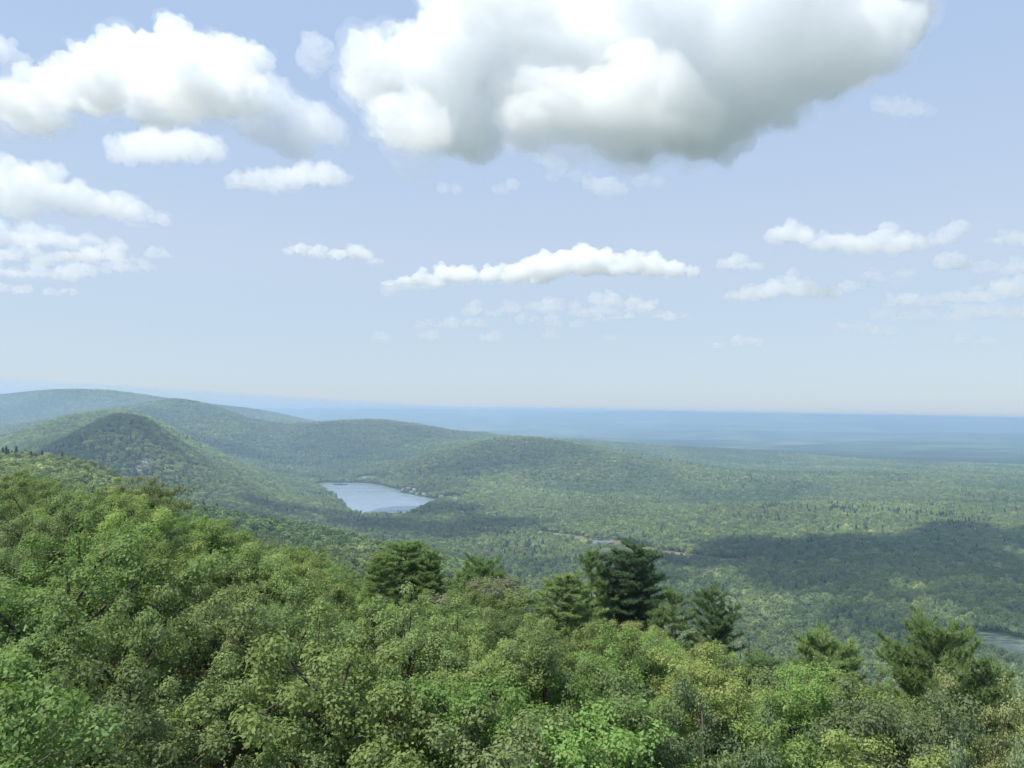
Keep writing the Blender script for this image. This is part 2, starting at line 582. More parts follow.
def water_material(name, pads):
    t = NT(name)
    geo = t.n('NewGeometry')
    nz = t.n('TexNoise', {'Vector': geo.outputs['Position'], 'Scale': 0.35, 'Detail': 5.0})
    bump = t.n('Bump', {'Strength': 0.05, 'Distance': 0.3, 'Height': nz.outputs[0]})
    ws = t.n('Mapping', {'Vector': geo.outputs['Position'], 'Scale': (0.004, 0.02, 0.01)})
    wz = t.n('TexNoise', {'Vector': ws.outputs[0], 'Scale': 1.0, 'Detail': 5.0})
    rough = t.n('MapRange', {'Value': wz.outputs[0], 1: 0.4, 2: 0.65, 3: 0.08, 4: 0.22}).outputs[0]
    b = t.n('BsdfPrincipled', {'Base Color': c4(0.06, 0.08, 0.07) if pads else c4(0.19, 0.24, 0.29), 'Roughness': rough, 'IOR': 1.333, 'Normal': bump.outputs[0]})  # lake base colour is raised to hold the hazy sky glare
    if not pads:
        return t.surf(b.outputs[0])
    mp = t.n('Mapping', {'Vector': geo.outputs['Position'], 'Scale': (0.03, 0.12, 0.05)})
    p = t.n('TexNoise', {'Vector': mp.outputs[0], 'Scale': 1.0, 'Detail': 7.0, 'Roughness': 0.7})
    k = t.ramp(p.outputs[0], [(0.47, (0, 0, 0)), (0.53, (1, 1, 1))])
    lily = t.n('BsdfDiffuse', {'Color': c4(0.13, 0.18, 0.12)})
    return t.surf(t.n('MixShader', {0: k, 1: b.outputs[0], 2: lily.outputs[0]}).outputs[0])


def grass_material(name, a, b):
    t = NT(name)
    geo = t.n('NewGeometry')
    nz = t.n('TexNoise', {'Vector': geo.outputs['Position'], 'Scale': 0.09, 'Detail': 7.0, 'Roughness': 0.7})
    return t.surf(t.n('BsdfDiffuse', {'Color': t.ramp(nz.outputs[0], [(0.35, a), (0.65, b)])}).outputs[0])


M['water'] = water_material('lake_water', False)
M['pond_water'] = water_material('pond_water', True)
M['marsh'] = grass_material('marsh_grass', (0.11, 0.12, 0.05), (0.20, 0.18, 0.09))
M['lawn'] = grass_material('lawn_grass', (0.07, 0.11, 0.035), (0.11, 0.14, 0.05))
M['sand'] = grass_material('sandy_track', (0.30, 0.25, 0.17), (0.42, 0.36, 0.26))

sheet('lake', LAKE, 0.0, M['water'], kind='structure')
sheet('pond', POND, 0.0, M['pond_water'], kind='structure')
sheet('marsh_pool', POOL, 0.05, M['water'], kind='structure')
draped('marsh_meadow', MARSH, 0.5, M['marsh'], 6.0, kind='structure')
draped('lawn', LAWN, 0.5, M['lawn'], 8.0, kind='structure')
draped('field', FIELD, 0.5, M['lawn'], 6.0, kind='structure')
draped('path', TRACK, 0.5, M['sand'], 3.0, kind='structure')

# ------------------------------------------------------------------ haze
if 'nohaze' not in FLAGS:
    # one closed body of air; its top lies just over the camera, rises over the left hills that overtop it and sinks to the right with the land
    from mathutils.geometry import delaunay_2d_cdt
    zlo, ztop, L = float(tv[:, 2].min()) - 1.0, CAM[2] + 7.0, 30500.0
    air = lambda x: ztop - (0.0185 * x if x > 0 else 0.0)
    p2 = [(-L, -L), (0, -L), (L, -L), (L, L), (0, L), (-L, L)]
    p2 += [(-4200 + 5200 * math.cos(i * math.pi / 12), 5200 + 7500 * math.sin(i * math.pi / 12)) for i in range(24)] + [(-4200, 5200)]
    p2, _, f2 = delaunay_2d_cdt([Vector(p) for p in p2], [(1, 4)], [], 0, 1e-6)[:3]
    zt = [560.0 if math.hypot(p[0] + 4200, p[1] - 5200) < 100 else air(p[0]) for p in p2]
    hv = [(p[0], p[1], z) for p, z in zip(p2, zt)]
    bi = [min(range(len(p2)), key=lambda i: (p2[i] - Vector(c)).length) for c in ((-L, -L), (0, -L), (L, -L), (L, L), (0, L), (-L, L))]
    k0 = len(hv)
    hv += [(hv[i][0], hv[i][1], zlo) for i in bi]
    hf = [tuple(f) for f in f2] + [tuple(range(k0 + 5, k0 - 1, -1))]
    hf += [(k0 + i, k0 + (i + 1) % 6, bi[(i + 1) % 6], bi[i]) for i in range(6)]
    rr2 = np.hypot((tv[:, 0] + 4200) / 5200, (tv[:, 1] - 5200) / 7500)
    topz = ztop - 0.0185 * np.maximum(tv[:, 0], 0) + np.clip(1 - rr2, 0, 1) * 250
    over = tv[:, 2] + 16 - topz
    print('ground over the haze', float(over.max()), tv[int(over.argmax())], (over > 0).sum())
    t = NT('haze_air')
    pv = t.n('VolumePrincipled', {'Color': c4(0.55, 0.75, 1.0), 'Density': 1.25e-4, 'Anisotropy': 0.2})
    M['haze'] = t.vol(pv.outputs[0])
    tag(obj('haze', make_mesh('haze', hv, faces=hf), M['haze']), kind='stuff')

# ------------------------------------------------------------------ where the houses by the lake stand
def ground_hit(px, py, d0, d1):
    ds = np.arange(d0, d1, 3.0)
    pt = np.array([at(px, py, d) for d in ds])
    below = pt[:, 2] <= height(pt[:, 0], pt[:, 1])
    i = int(np.argmax(below)) if below.any() else len(ds) - 1
    return pt[i, 0], pt[i, 1]


# px, py, length, turn, wall colour, label
HOUSES = [
    (345.5, 478.6, 11, 20, 'white', 'small pale house half hidden in trees at the far left end of the lake shore'),
    (364.5, 477.4, 16, -10, 'white', 'white house above the lawn at the far end of the lake'),
    (382.5, 479.2, 12, 35, 'tan', 'tan house under trees at the right edge of the lakeside lawn'),
    (408.5, 488.2, 16, 10, 'white', 'long white house topmost in the cluster on the right shore of the lake'),
    (414.5, 489.0, 13, -25, 'white', 'white house just right of the topmost house on the lake shore'),
    (403.0, 488.8, 10, 60, 'tan', 'small tan house leftmost in the cluster on the lake shore'),
    (411.5, 491.8, 11, 0, 'grey', 'grey cottage in the middle of the cluster on the lake shore'),
    (417.2, 493.2, 10, 40, 'tan', 'tan cottage low in the shore cluster, close to the water'),
    (424.0, 493.6, 13, -15, 'white', 'bright white cottage at the right end of the shore cluster'),
    (441.0, 496.6, 15, 25, 'grey', 'long grey roofed building between the shore cluster and the lone white house'),
    (455.0, 499.0, 14, -5, 'white', 'lone bright white house beside the grass field right of the lake'),
]
TALUS = [(*ground_hit(px, py, 1550, 2100), rx, ry) for px, py, rx, ry in [(142, 466, 17, 26), (149, 462, 13, 18), (136, 471, 12, 18)]]
HOUSE_XY = [ground_hit(h[0], h[1] + 1.2, 2150, 3300) for h in HOUSES]

# ------------------------------------------------------------------ the far forest: one mass
rng = np.random.default_rng(7)


def leaf_cloud(points, normals, size, rng, aspect=0.62, jitter=0.7, fold=0.25):
    """leaf-shaped quads (two triangles folded on the midrib) at points, facing roughly along normals"""
    k = len(points)
    nn = normals + rng.normal(0, jitter, (k, 3))
    nn /= np.linalg.norm(nn, axis=1, keepdims=True) + 1e-9
    t = rng.normal(0, 1, (k, 3))
    t[:, 2] -= 0.6
    t -= nn * (t * nn).sum(1, keepdims=True)
    t /= np.linalg.norm(t, axis=1, keepdims=True) + 1e-9
    b = np.cross(nn, t)
    s = (size * rng.uniform(0.7, 1.3, k))[:, None]
    tip, base = points + t * s * 0.5, points - t * s * 0.5
    l = points + b * s * aspect * 0.5 + nn * s * fold * 0.5
    r = points - b * s * aspect * 0.5 + nn * s * fold * 0.5
    v = np.stack([base, l, tip, r], 1).reshape(-1, 3)
    i = 4 * np.arange(k)
    tri = np.concatenate([np.stack([i, i + 2, i + 1], -1), np.stack([i, i + 3, i + 2], -1)])
    return v, tri


def sphere_dirs(k, rng):
    d = rng.normal(0, 1, (k, 3))
    return d / np.linalg.norm(d, axis=1, keepdims=True)


def far_broadleaf(seed):
    g = np.random.default_rng(seed)
    P, N = [], []
    nl = g.integers(9, 14)
    for i in range(nl):
        a = g.uniform(0, 2 * math.pi)
        rad = math.sqrt(g.uniform(0, 1)) * 0.36
        c = np.array([math.cos(a) * rad, math.sin(a) * rad, 0.62 + 0.3 * (1 - (rad / 0.36) ** 2) * g.uniform(0.5, 1.0) - 0.12 * g.uniform()])
        d = sphere_dirs(34, g)
        d = d[d[:, 2] > -0.5]
        rr = g.uniform(0.12, 0.2)
        P.append(c + d * rr * g.uniform(0.75, 1.08, (len(d), 1)) * np.array([1, 1, 0.8]))
        N.append(d)
    # lower skirt
    d = sphere_dirs(70, g)
    P.append(np.array([0, 0, 0.5]) + d * np.array([0.36, 0.36, 0.26]))
    N.append(d)
    P, N = np.vstack(P), np.vstack(N)
    v, t = leaf_cloud(P, N, 0.115, g, 0.8, 0.34)
    lv = np.repeat(g.uniform(0, 1, len(P)), 4)
    return v, t, lv


def far_conifer(seed):
    g = np.random.default_rng(seed)
    P, N = [], []
    for i in range(260):
        h = g.uniform(0.15, 1.0) ** 0.9
        a = g.uniform(0, 2 * math.pi)
        rad = (1 - h) * 0.27 * g.uniform(0.5, 1.05) + 0.015
        P.append((math.cos(a) * rad, math.sin(a) * rad, h - 0.05 * g.uniform()))
        N.append((math.cos(a), math.sin(a), 0.9))
    P, N = np.array(P), np.array(N)
    v, t = leaf_cloud(P, N, 0.11, g, 0.55, 0.4)
    return v, t, np.repeat(g.uniform(0, 1, len(P)), 4)


def visible_mask(x, y, top, margin):
    """is a tree top at (x, y) in sight of a camera near the origin, over the ground in between?"""
    az = np.degrees(np.arctan2(x, y))
    r = np.hypot(x, y)
    el = (tz + np.where(rr_ > 150, 9.0, 0.0) - CAM[2]) / rr_
    run = np.maximum.accumulate(el, axis=1)
    ia = np.interp(az, AZ, np.arange(na)).astype(int)
    ir = np.clip(np.interp(np.log(r), np.log(RR), np.arange(nr)).astype(int) - 2, 0, nr - 1)
    return (height(x, y) + top - CAM[2]) / r > run[ia, ir] - margin


def build_forest():
    pts = []
    bands = [(182, 650, 6.2), (650, 1500, 9.0), (1500, 2600, 10.5), (2600, 3900, 12.0), (3900, 5600, 14.0), (5600, 7600, 17.0)]
    for r0, r1, sp in bands:
        half = 0.80
        xs = np.arange(-r1 * math.sin(half), r1 * math.sin(half), sp)
        ys = np.arange(r0 * math.cos(half) * 0.9, r1, sp)
        gx, gy = np.meshgrid(xs, ys, indexing='ij')
        gx = gx + rng.uniform(-0.42, 0.42, gx.shape) * sp + (np.arange(gx.shape[1]) % 2) * sp * 0.5
        gy = gy + rng.uniform(-0.42, 0.42, gx.shape) * sp
        gx, gy = gx.ravel(), gy.ravel()
        r = np.hypot(gx, gy)
        m = (r >= r0) & (r < r1) & (np.abs(np.arctan2(gx, gy)) < 0.74) & ((r < 5600) | (gx < -0.25 * gy))
        gx, gy = gx[m], gy[m]
        m = visible_mask(gx, gy, 16, 0.004)
        gx, gy = gx[m], gy[m]
        pts.append(np.stack([gx, gy, np.full(len(gx), sp)], -1))
    P = np.vstack(pts)
    for o, mg in ((LAKE, 3), (POND, 3), (POOL, 2), (MARSH, 2), (LAWN, 1), (FIELD, 1), (TRACK, 2)):
        clump = 25 * np.clip(fbm(P[:, 0] / 45, P[:, 1] / 45, 2, 61) - 0.05, 0, 1) if (o is MARSH or o is LAWN or o is FIELD) else 0.0
        P = P[signed(o, P[:, 0], P[:, 1]) > mg - 3 * clump]
    for hx, hy in HOUSE_XY:            # open ground round each house, longer on the side that is in view
        dx, dy = P[:, 0] - hx, P[:, 1] - hy
        P = P[~((np.abs(dx - dy * hx / hy) < 11) & (dy > -85) & (dy < 10))]
    for tx_, ty_, rx_, ry_ in TALUS:
        P = P[(((P[:, 0] - tx_) / rx_) ** 2 + ((P[:, 1] - ty_) / ry_) ** 2 > 1) | (rng.uniform(0, 1, len(P)) < 0.3)]
    x, y, sp = P.T
    z = height(x, y)
    k = len(P)
    r = np.hypot(x, y)
    patch = fbm(x / 160, y / 160, 3, 31)
    conif = rng.uniform(0, 1, k) < np.clip(0.01 + (patch - 0.12) * 0.5, 0.006, 0.3) * np.interp(r, [700, 900], [0.4, 1.0])
    scl = sp * rng.choice([0.65, 0.9, 1.1, 1.35, 1.8], k, p=[.2, .3, .25, .17, .08]) * rng.uniform(1.1, 1.5, k) * np.interp(r, [100, 900, 1500], [0.95, 1.0, 1.0])
    hgt = np.interp(r, [130, 800, 1300], [8.5, 11.0, 15.0]) * rng.uniform(0.75, 1.3, k) * np.where(conif, 1.15, 1.0)
    sxy = np.where(conif, hgt * 1.0, scl)
    scale = np.stack([sxy, sxy, hgt], -1)
    rot = np.stack([rng.normal(0, .05, k), rng.normal(0, .05, k), rng.uniform(0, 6.28, k)], -1)
    pal = np.array([1.52, 1.5, 1.36]) * np.array([(0.092, 0.125, 0.038), (0.105, 0.14, 0.042), (0.07, 0.108, 0.036), (0.114, 0.15, 0.050), (0.088, 0.120, 0.048), (0.15, 0.175, 0.06)])
    pk = rng.choice(len(pal), k, p=[.25, .22, .22, .14, .12, .05])
    tint = pal[pk] * rng.uniform(0.82, 1.2, (k, 1)) * (1 + 0.35 * fbm(x / 420, y / 420, 4, 5)[:, None])
    stand = fbm(x / 260, y / 260, 4, 71)                # stands of different age and kind
    tint[stand > 0.16] *= np.array([1.14, 1.12, 1.02])
    tint[stand < -0.18] *= np.array([0.74, 0.84, 0.92])
    tint[conif] = np.array([0.035, 0.065, 0.036]) * rng.uniform(0.8, 1.3, (int(conif.sum()), 1))
    NB, NC = 7, 3
    pick = np.where(conif, NB + 1 + rng.integers(0, NC, k), 1 + rng.integers(0, NB, k))
    V, T, LV, PR = [], [], [], []
    off = 0
    for i in range(NB + NC):
        v, t, lv = far_broadleaf(100 + i) if i < NB else far_conifer(200 + i)
        V.append(v)
        T.append(t + off)
        LV.append(lv)
        PR.append(np.full(len(v), i + 1))
        off += len(v)
    np_ = off
    V.append(np.stack([x, y, z - 0.4], -1))
    V = np.vstack(V)
    proto = np.concatenate(PR + [np.zeros(k, int)])
    pad = lambda a: np.concatenate([np.zeros((np_,) + a.shape[1:]), a])
    me = make_mesh('forest', V, tris=np.vstack(T), attrs={
        'proto': ('INT', proto), 'pick': ('INT', pad(pick)), 'leaf': ('FLOAT', np.concatenate(LV + [np.zeros(k)])),
        'size': ('FLOAT_VECTOR', pad(scale)), 'turn': ('FLOAT_VECTOR', pad(rot)), 'tint': ('FLOAT_VECTOR', pad(tint))})
    o = tag(obj('forest', me, M['wood_leaf']), kind='stuff')
    g = bpy.data.node_groups.new('forest_scatter', 'GeometryNodeTree')
    g.interface.new_socket('Geometry', in_out='INPUT', socket_type='NodeSocketGeometry')
    g.interface.new_socket('Geometry', in_out='OUTPUT', socket_type='NodeSocketGeometry')
    N = lambda t: g.nodes.new(t)
    gi, go = N('NodeGroupInput'), N('NodeGroupOutput')
    join = N('GeometryNodeJoinGeometry')

    def named(nm, tp):
        a = N('GeometryNodeInputNamedAttribute')
        a.data_type = tp
        a.inputs['Name'].default_value = nm
        return a.outputs[0]

    def eq(sock, val):
        c = N('FunctionNodeCompare')
        c.data_type = 'INT'
        c.operation = 'EQUAL'
        g.links.new(sock, c.inputs[2])
        c.inputs[3].default_value = val
        return c.outputs[0]

    def sep(geo, sel):
        s = N('GeometryNodeSeparateGeometry')
        s.domain = 'POINT'
        g.links.new(geo, s.inputs[0])
        g.links.new(sel, s.inputs[1])
        return s.outputs[0]
    points = sep(gi.outputs[0], eq(named('proto', 'INT'), 0))
    for i in range(1, NB + NC + 1):
        crown = sep(gi.outputs[0], eq(named('proto', 'INT'), i))
        io = N('GeometryNodeInstanceOnPoints')
        g.links.new(points, io.inputs['Points'])
        g.links.new(eq(named('pick', 'INT'), i), io.inputs['Selection'])
        g.links.new(crown, io.inputs['Instance'])
        g.links.new(named('size', 'FLOAT_VECTOR'), io.inputs['Scale'])
        e = N('FunctionNodeEulerToRotation')
        g.links.new(named('turn', 'FLOAT_VECTOR'), e.inputs[0])
        g.links.new(e.outputs[0], io.inputs['Rotation'])
        g.links.new(io.outputs[0], join.inputs[0])
    g.links.new(join.outputs[0], go.inputs[0])
    md = o.modifiers.new('scatter', 'NODES')
    md.node_group = g
    print('forest trees', k)


if 'noforest' not in FLAGS:
    build_forest()

# ------------------------------------------------------------------ houses, rocks, islet
def paint(name, colr, rough=0.7):
    t = NT(name)
    tc = t.n('TexCoord')
    nz = t.n('TexNoise', {'Vector': tc.outputs['Object'], 'Scale': 1.2, 'Detail': 5.0})
    a = tuple(0.85 * q for q in colr)
    return t.surf(t.n('BsdfPrincipled', {'Base Color': t.ramp(nz.outputs[0], [(0.35, a), (0.6, colr)]), 'Roughness': rough}).outputs[0])


M['white'] = paint('white_siding', (0.78, 0.78, 0.75))
M['tan'] = paint('tan_siding', (0.5, 0.42, 0.31))
M['grey'] = paint('grey_siding', (0.5, 0.52, 0.53))
M['roof'] = paint('asphalt_shingle', (0.2, 0.19, 0.19))
M['glass'] = paint('window_glass', (0.05, 0.06, 0.07), 0.1)
M['door'] = paint('painted_door', (0.25, 0.08, 0.06))
M['rock'] = paint('pale_rock', (0.31, 0.29, 0.28), 0.9)


def box(x0, y0, z0, x1, y1, z1):
    v = [(x, y, z) for z in (z0, z1) for y in (y0, y1) for x in (x0, x1)]
    return v, [(0, 2, 3, 1), (4, 5, 7, 6), (0, 1, 5, 4), (1, 3, 7, 5), (3, 2, 6, 7), (2, 0, 4, 6)]


def house(spec, xy):
    px, py, ln, turn, colr, label = spec
    z = float(height(np.array([xy[0]]), np.array([xy[1]]))[0])
    t = tag(empty('house', (xy[0], xy[1], z), R(turn)), label, 'house', 'houses by the lake')
    hl, hw, h, rp = ln / 2, 4.0, 3.6 if ln < 14 else 5.4, 2.8
    v = [(-hl, -hw, -1.5), (hl, -hw, -1.5), (hl, hw, -1.5), (-hl, hw, -1.5), (-hl, -hw, h), (hl, -hw, h), (hl, hw, h), (-hl, hw, h), (-hl, 0, h + rp), (hl, 0, h + rp)]
    obj('wall', make_mesh('wall', v, faces=[(0, 3, 2, 1), (0, 1, 5, 4), (2, 3, 7, 6), (1, 2, 6, 9, 5), (3, 0, 4, 8, 7), (4, 5, 9, 8), (6, 7, 8, 9)]), M[colr], t)
    e, o_, th = hl + 0.5, hw + 0.55, 0.25
    rz = h - 0.55 * rp / hw
    v = [(-e, -o_, rz + .05), (e, -o_, rz + .05), (e, 0, h + rp + .05), (-e, 0, h + rp + .05), (-e, o_, rz + .05), (e, o_, rz + .05)]
    v += [(a, b, c + th) for a, b, c in v]
    rf = obj('roof', make_mesh('roof', v, faces=[(0, 3, 2, 1), (3, 4, 5, 2), (6, 7, 8, 9), (9, 8, 11, 10), (0, 1, 7, 6), (4, 10, 11, 5), (0, 6, 9, 3), (3, 9, 10, 4), (1, 2, 8, 7), (2, 5, 11, 8)]), M['roof'], t)
    obj('chimney', make_mesh('chimney', *[q for q in box(hl * .4, -.5, h + 1.4, hl * .4 + .9, .4, h + rp + 1.1)][:1], faces=box(0, 0, 0, 1, 1, 1)[1]), M['rock'], rf)
    b = box(-.55, -hw - .06, 0, .55, -hw - .003, 2.1)
    obj('door', make_mesh('door', b[0], faces=b[1]), M['door'], t)
    for wx in (-hl * .6, hl * .55):
        b = box(wx - .7, -hw - .05, 1.0, wx + .7, -hw - .003, 2.3)
        obj('window', make_mesh('window', b[0], faces=b[1]), M['glass'], t)


for h_, xy_ in zip(HOUSES, HOUSE_XY):
    house(h_, xy_)


def ico(sub):
    import bmesh
    bm = bmesh.new()
    bmesh.ops.create_icosphere(bm, subdivisions=sub, radius=1.0)
    v = np.array([p.co[:] for p in bm.verts])
    f = np.array([[q.index for q in p.verts] for p in bm.faces])
    bm.free()
    return v, f


ICO1, ICO2 = ico(1), ico(2)
V_, T_, off_ = [], [], 0
for tx_, ty_, rx_, ry_ in TALUS:
    for i in range(90):
        a, q = rng.uniform(0, 6.28), math.sqrt(rng.uniform())
        x, y = tx_ + math.cos(a) * q * rx_, ty_ + math.sin(a) * q * ry_
        s_ = rng.uniform(0.8, 3.2) * rng.uniform(0.6, 1.2, 3) * np.array([1.2, 1.2, 0.9])
        V_.append(ICO1[0] * (1 + rng.normal(0, .14, (len(ICO1[0]), 1))) * s_ + np.array([x, y, float(height(np.array([x]), np.array([y]))[0]) + .4]))
        T_.append(ICO1[1] + off_)
        off_ += len(ICO1[0])
tag(obj('talus', make_mesh('talus', np.vstack(V_), tris=np.vstack(T_)), M['rock']), kind='stuff')

ip = at_z(340, 484.6, 0)
a_ = np.linspace(0, 2 * math.pi, 25)[:-1]
iv = [(ip[0] + math.cos(q) * 27 * (1 + .2 * math.sin(3 * q)), ip[1] + math.sin(q) * 22 * (1 + .2 * math.cos(2 * q)), z) for z, _ in ((-0.5, 0), (1.6, 0)) for q in a_]
iv += [(ip[0], ip[1], 2.6)]
fc = [(i, (i + 1) % 24, 24 + (i + 1) % 24, 24 + i) for i in range(24)] + [(24 + i, 24 + (i + 1) % 24, 48) for i in range(24)]
tag(obj('islet', make_mesh('islet', iv, faces=fc, smooth=False), M['ground']), kind='structure')


# ------------------------------------------------------------------ the near trees, one by one
def tube(path, r0, r1, sides=5):
    p = np.asarray(path, float)
    k = len(p)
    V = []
    for i in range(k):
        d = p[min(i + 1, k - 1)] - p[max(i - 1, 0)]
        d /= np.linalg.norm(d) + 1e-9
        u = np.cross(d, [0.3, 0.9, 0.2])
        u /= np.linalg.norm(u) + 1e-9
        w = np.cross(d, u)
        r = r0 + (r1 - r0) * i / (k - 1)
        a = np.arange(sides) * 2 * math.pi / sides
        V.append(p[i] + r * (np.cos(a)[:, None] * u + np.sin(a)[:, None] * w))
    q = [(i * sides + j, i * sides + (j + 1) % sides, (i + 1) * sides + (j + 1) % sides, (i + 1) * sides + j) for i in range(k - 1) for j in range(sides)]
    return np.vstack(V), q


class Wood:
    def __init__(self):
        self.v, self.q, self.n = [], [], 0

    def add(self, path, r0, r1, sides=5):
        v, q = tube(path, r0, r1, sides)
        self.v.append(v)
        self.q += [tuple(a + self.n for a in f) for f in q]
        self.n += len(v)

    def mesh(self, name):
        return make_mesh(name, np.vstack(self.v), quads=np.array(self.q), smooth=True)


def bend(a, b, g, k=5, amt=0.08, lift=0.0):
    a, b = np.asarray(a, float), np.asarray(b, float)
    t = np.linspace(0, 1, k)[:, None]
    L = np.linalg.norm(b - a)
    p = a + (b - a) * t
    w = g.normal(0, amt * L, (k, 3)) * (t * (1.2 - t))
    p = p + w
    p[:, 2] += lift * L * (t[:, 0] * (1 - t[:, 0]))
    return p


def broadleaf(seed, H=8.5, rad=2.9, limbs=9, subs=7, leaf=0.15, per=150, spread=0.5, upright=0.3, low=0.3, lumpy=0.3):
    """a small hardwood: bent trunk, limbs and side branches, every branch end carrying a spray of leaves"""
    g = np.random.default_rng(seed)
    w = Wood()
    fork = np.array([g.normal(0, .12), g.normal(0, .12), H * g.uniform(.26, .36)])
    w.add(bend((0, 0, -1.0), fork, g, 5, .03), .15, .11, 7)
    top = np.array([g.normal(0, .5), g.normal(0, .5), H * .8])
    lead = bend(fork, top, g, 6, .06)
    w.add(lead, .11, .03, 6)
    tips = [(top, np.array([0, 0, 1.0]))]
    for i in range(limbs):
        a = i * 2.399 + g.normal(0, .3)
        t0 = g.uniform(0, .75)
        st = lead[int(t0 * 5)]
        el = g.uniform(-.05, .75) + upright * .4 + t0 * .4
        zc = H * (low + (1 - low) * .55)
        reach = rad * (1 + g.uniform(-lumpy, lumpy * .6)) * (1 - .45 * t0)
        end = np.array([math.cos(a) * reach, math.sin(a) * reach, 0]) * math.cos(el * .8)
        end[2] = min(st[2] + reach * math.sin(el) * 1.15 + .5, H * .97)
        limb = bend(st, end, g, 6, .07, .15)
        w.add(limb, .065, .022, 5)
        d = limb[-1] - limb[-3]
        tips.append((limb[-1], d / np.linalg.norm(d)))
        for j in range(subs):
            k = g.integers(1, 6)
            s = limb[k]
            v = sphere_dirs(1, g)[0] * np.array([1, 1, .75])
            v[2] += .25 + upright
            v[:2] += end[:2] / (np.linalg.norm(end[:2]) + .1) * .5
            v /= np.linalg.norm(v)
            L = g.uniform(.6, 1.35) * rad / 2.9
            e = s + v * L
            w.add(bend(s, e, g, 4, .08), .02, .007, 4)
            tips.append((e, v))
    P, N, LV = [], [], []
    for (tp, d) in tips:
        k = int(per * g.uniform(.55, 1.3))
        sp = spread * g.uniform(.75, 1.2)
        q = sphere_dirs(k, g) * g.uniform(.25, 1, (k, 1)) ** .5 * np.array([sp, sp, sp * .66])
        q = q + g.normal(0, .07, (k, 3))
        P.append(tp + q)
        n_ = q / (np.linalg.norm(q, axis=1, keepdims=True) + .05) * .9
        n_[:, 2] += .6
        N.append(n_)
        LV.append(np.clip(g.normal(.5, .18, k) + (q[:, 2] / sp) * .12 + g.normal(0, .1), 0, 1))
        # short upright shoots above the spray
        for s in range(g.integers(0, 2)):
            b0 = tp + g.normal(0, .3, 3) * sp
            m = 9
            tt = np.linspace(0, 1, m)[:, None]
            P.append(b0 + np.array([d[0] * .3, d[1] * .3, 1.0]) * tt * g.uniform(.35, .75) + g.normal(0, .055, (m, 3)))
            nn = g.normal(0, .6, (m, 3))
            nn[:, 2] += .4
            N.append(nn)
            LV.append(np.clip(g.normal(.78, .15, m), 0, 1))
    P, N, LV = np.vstack(P), np.vstack(N), np.concatenate(LV)
    v, t = leaf_cloud(P, N, leaf, g, .62, .38)
    crown = make_mesh('crown', v, tris=t, attrs={'leaf': ('FLOAT', np.repeat(LV, 4))})
    return {'crown': crown, 'trunk': w.mesh('trunk'), 'H': float(np.percentile(v[:, 2], 99.7)), 'R': float(np.percentile(np.hypot(v[:, 0], v[:, 1]), 96))}


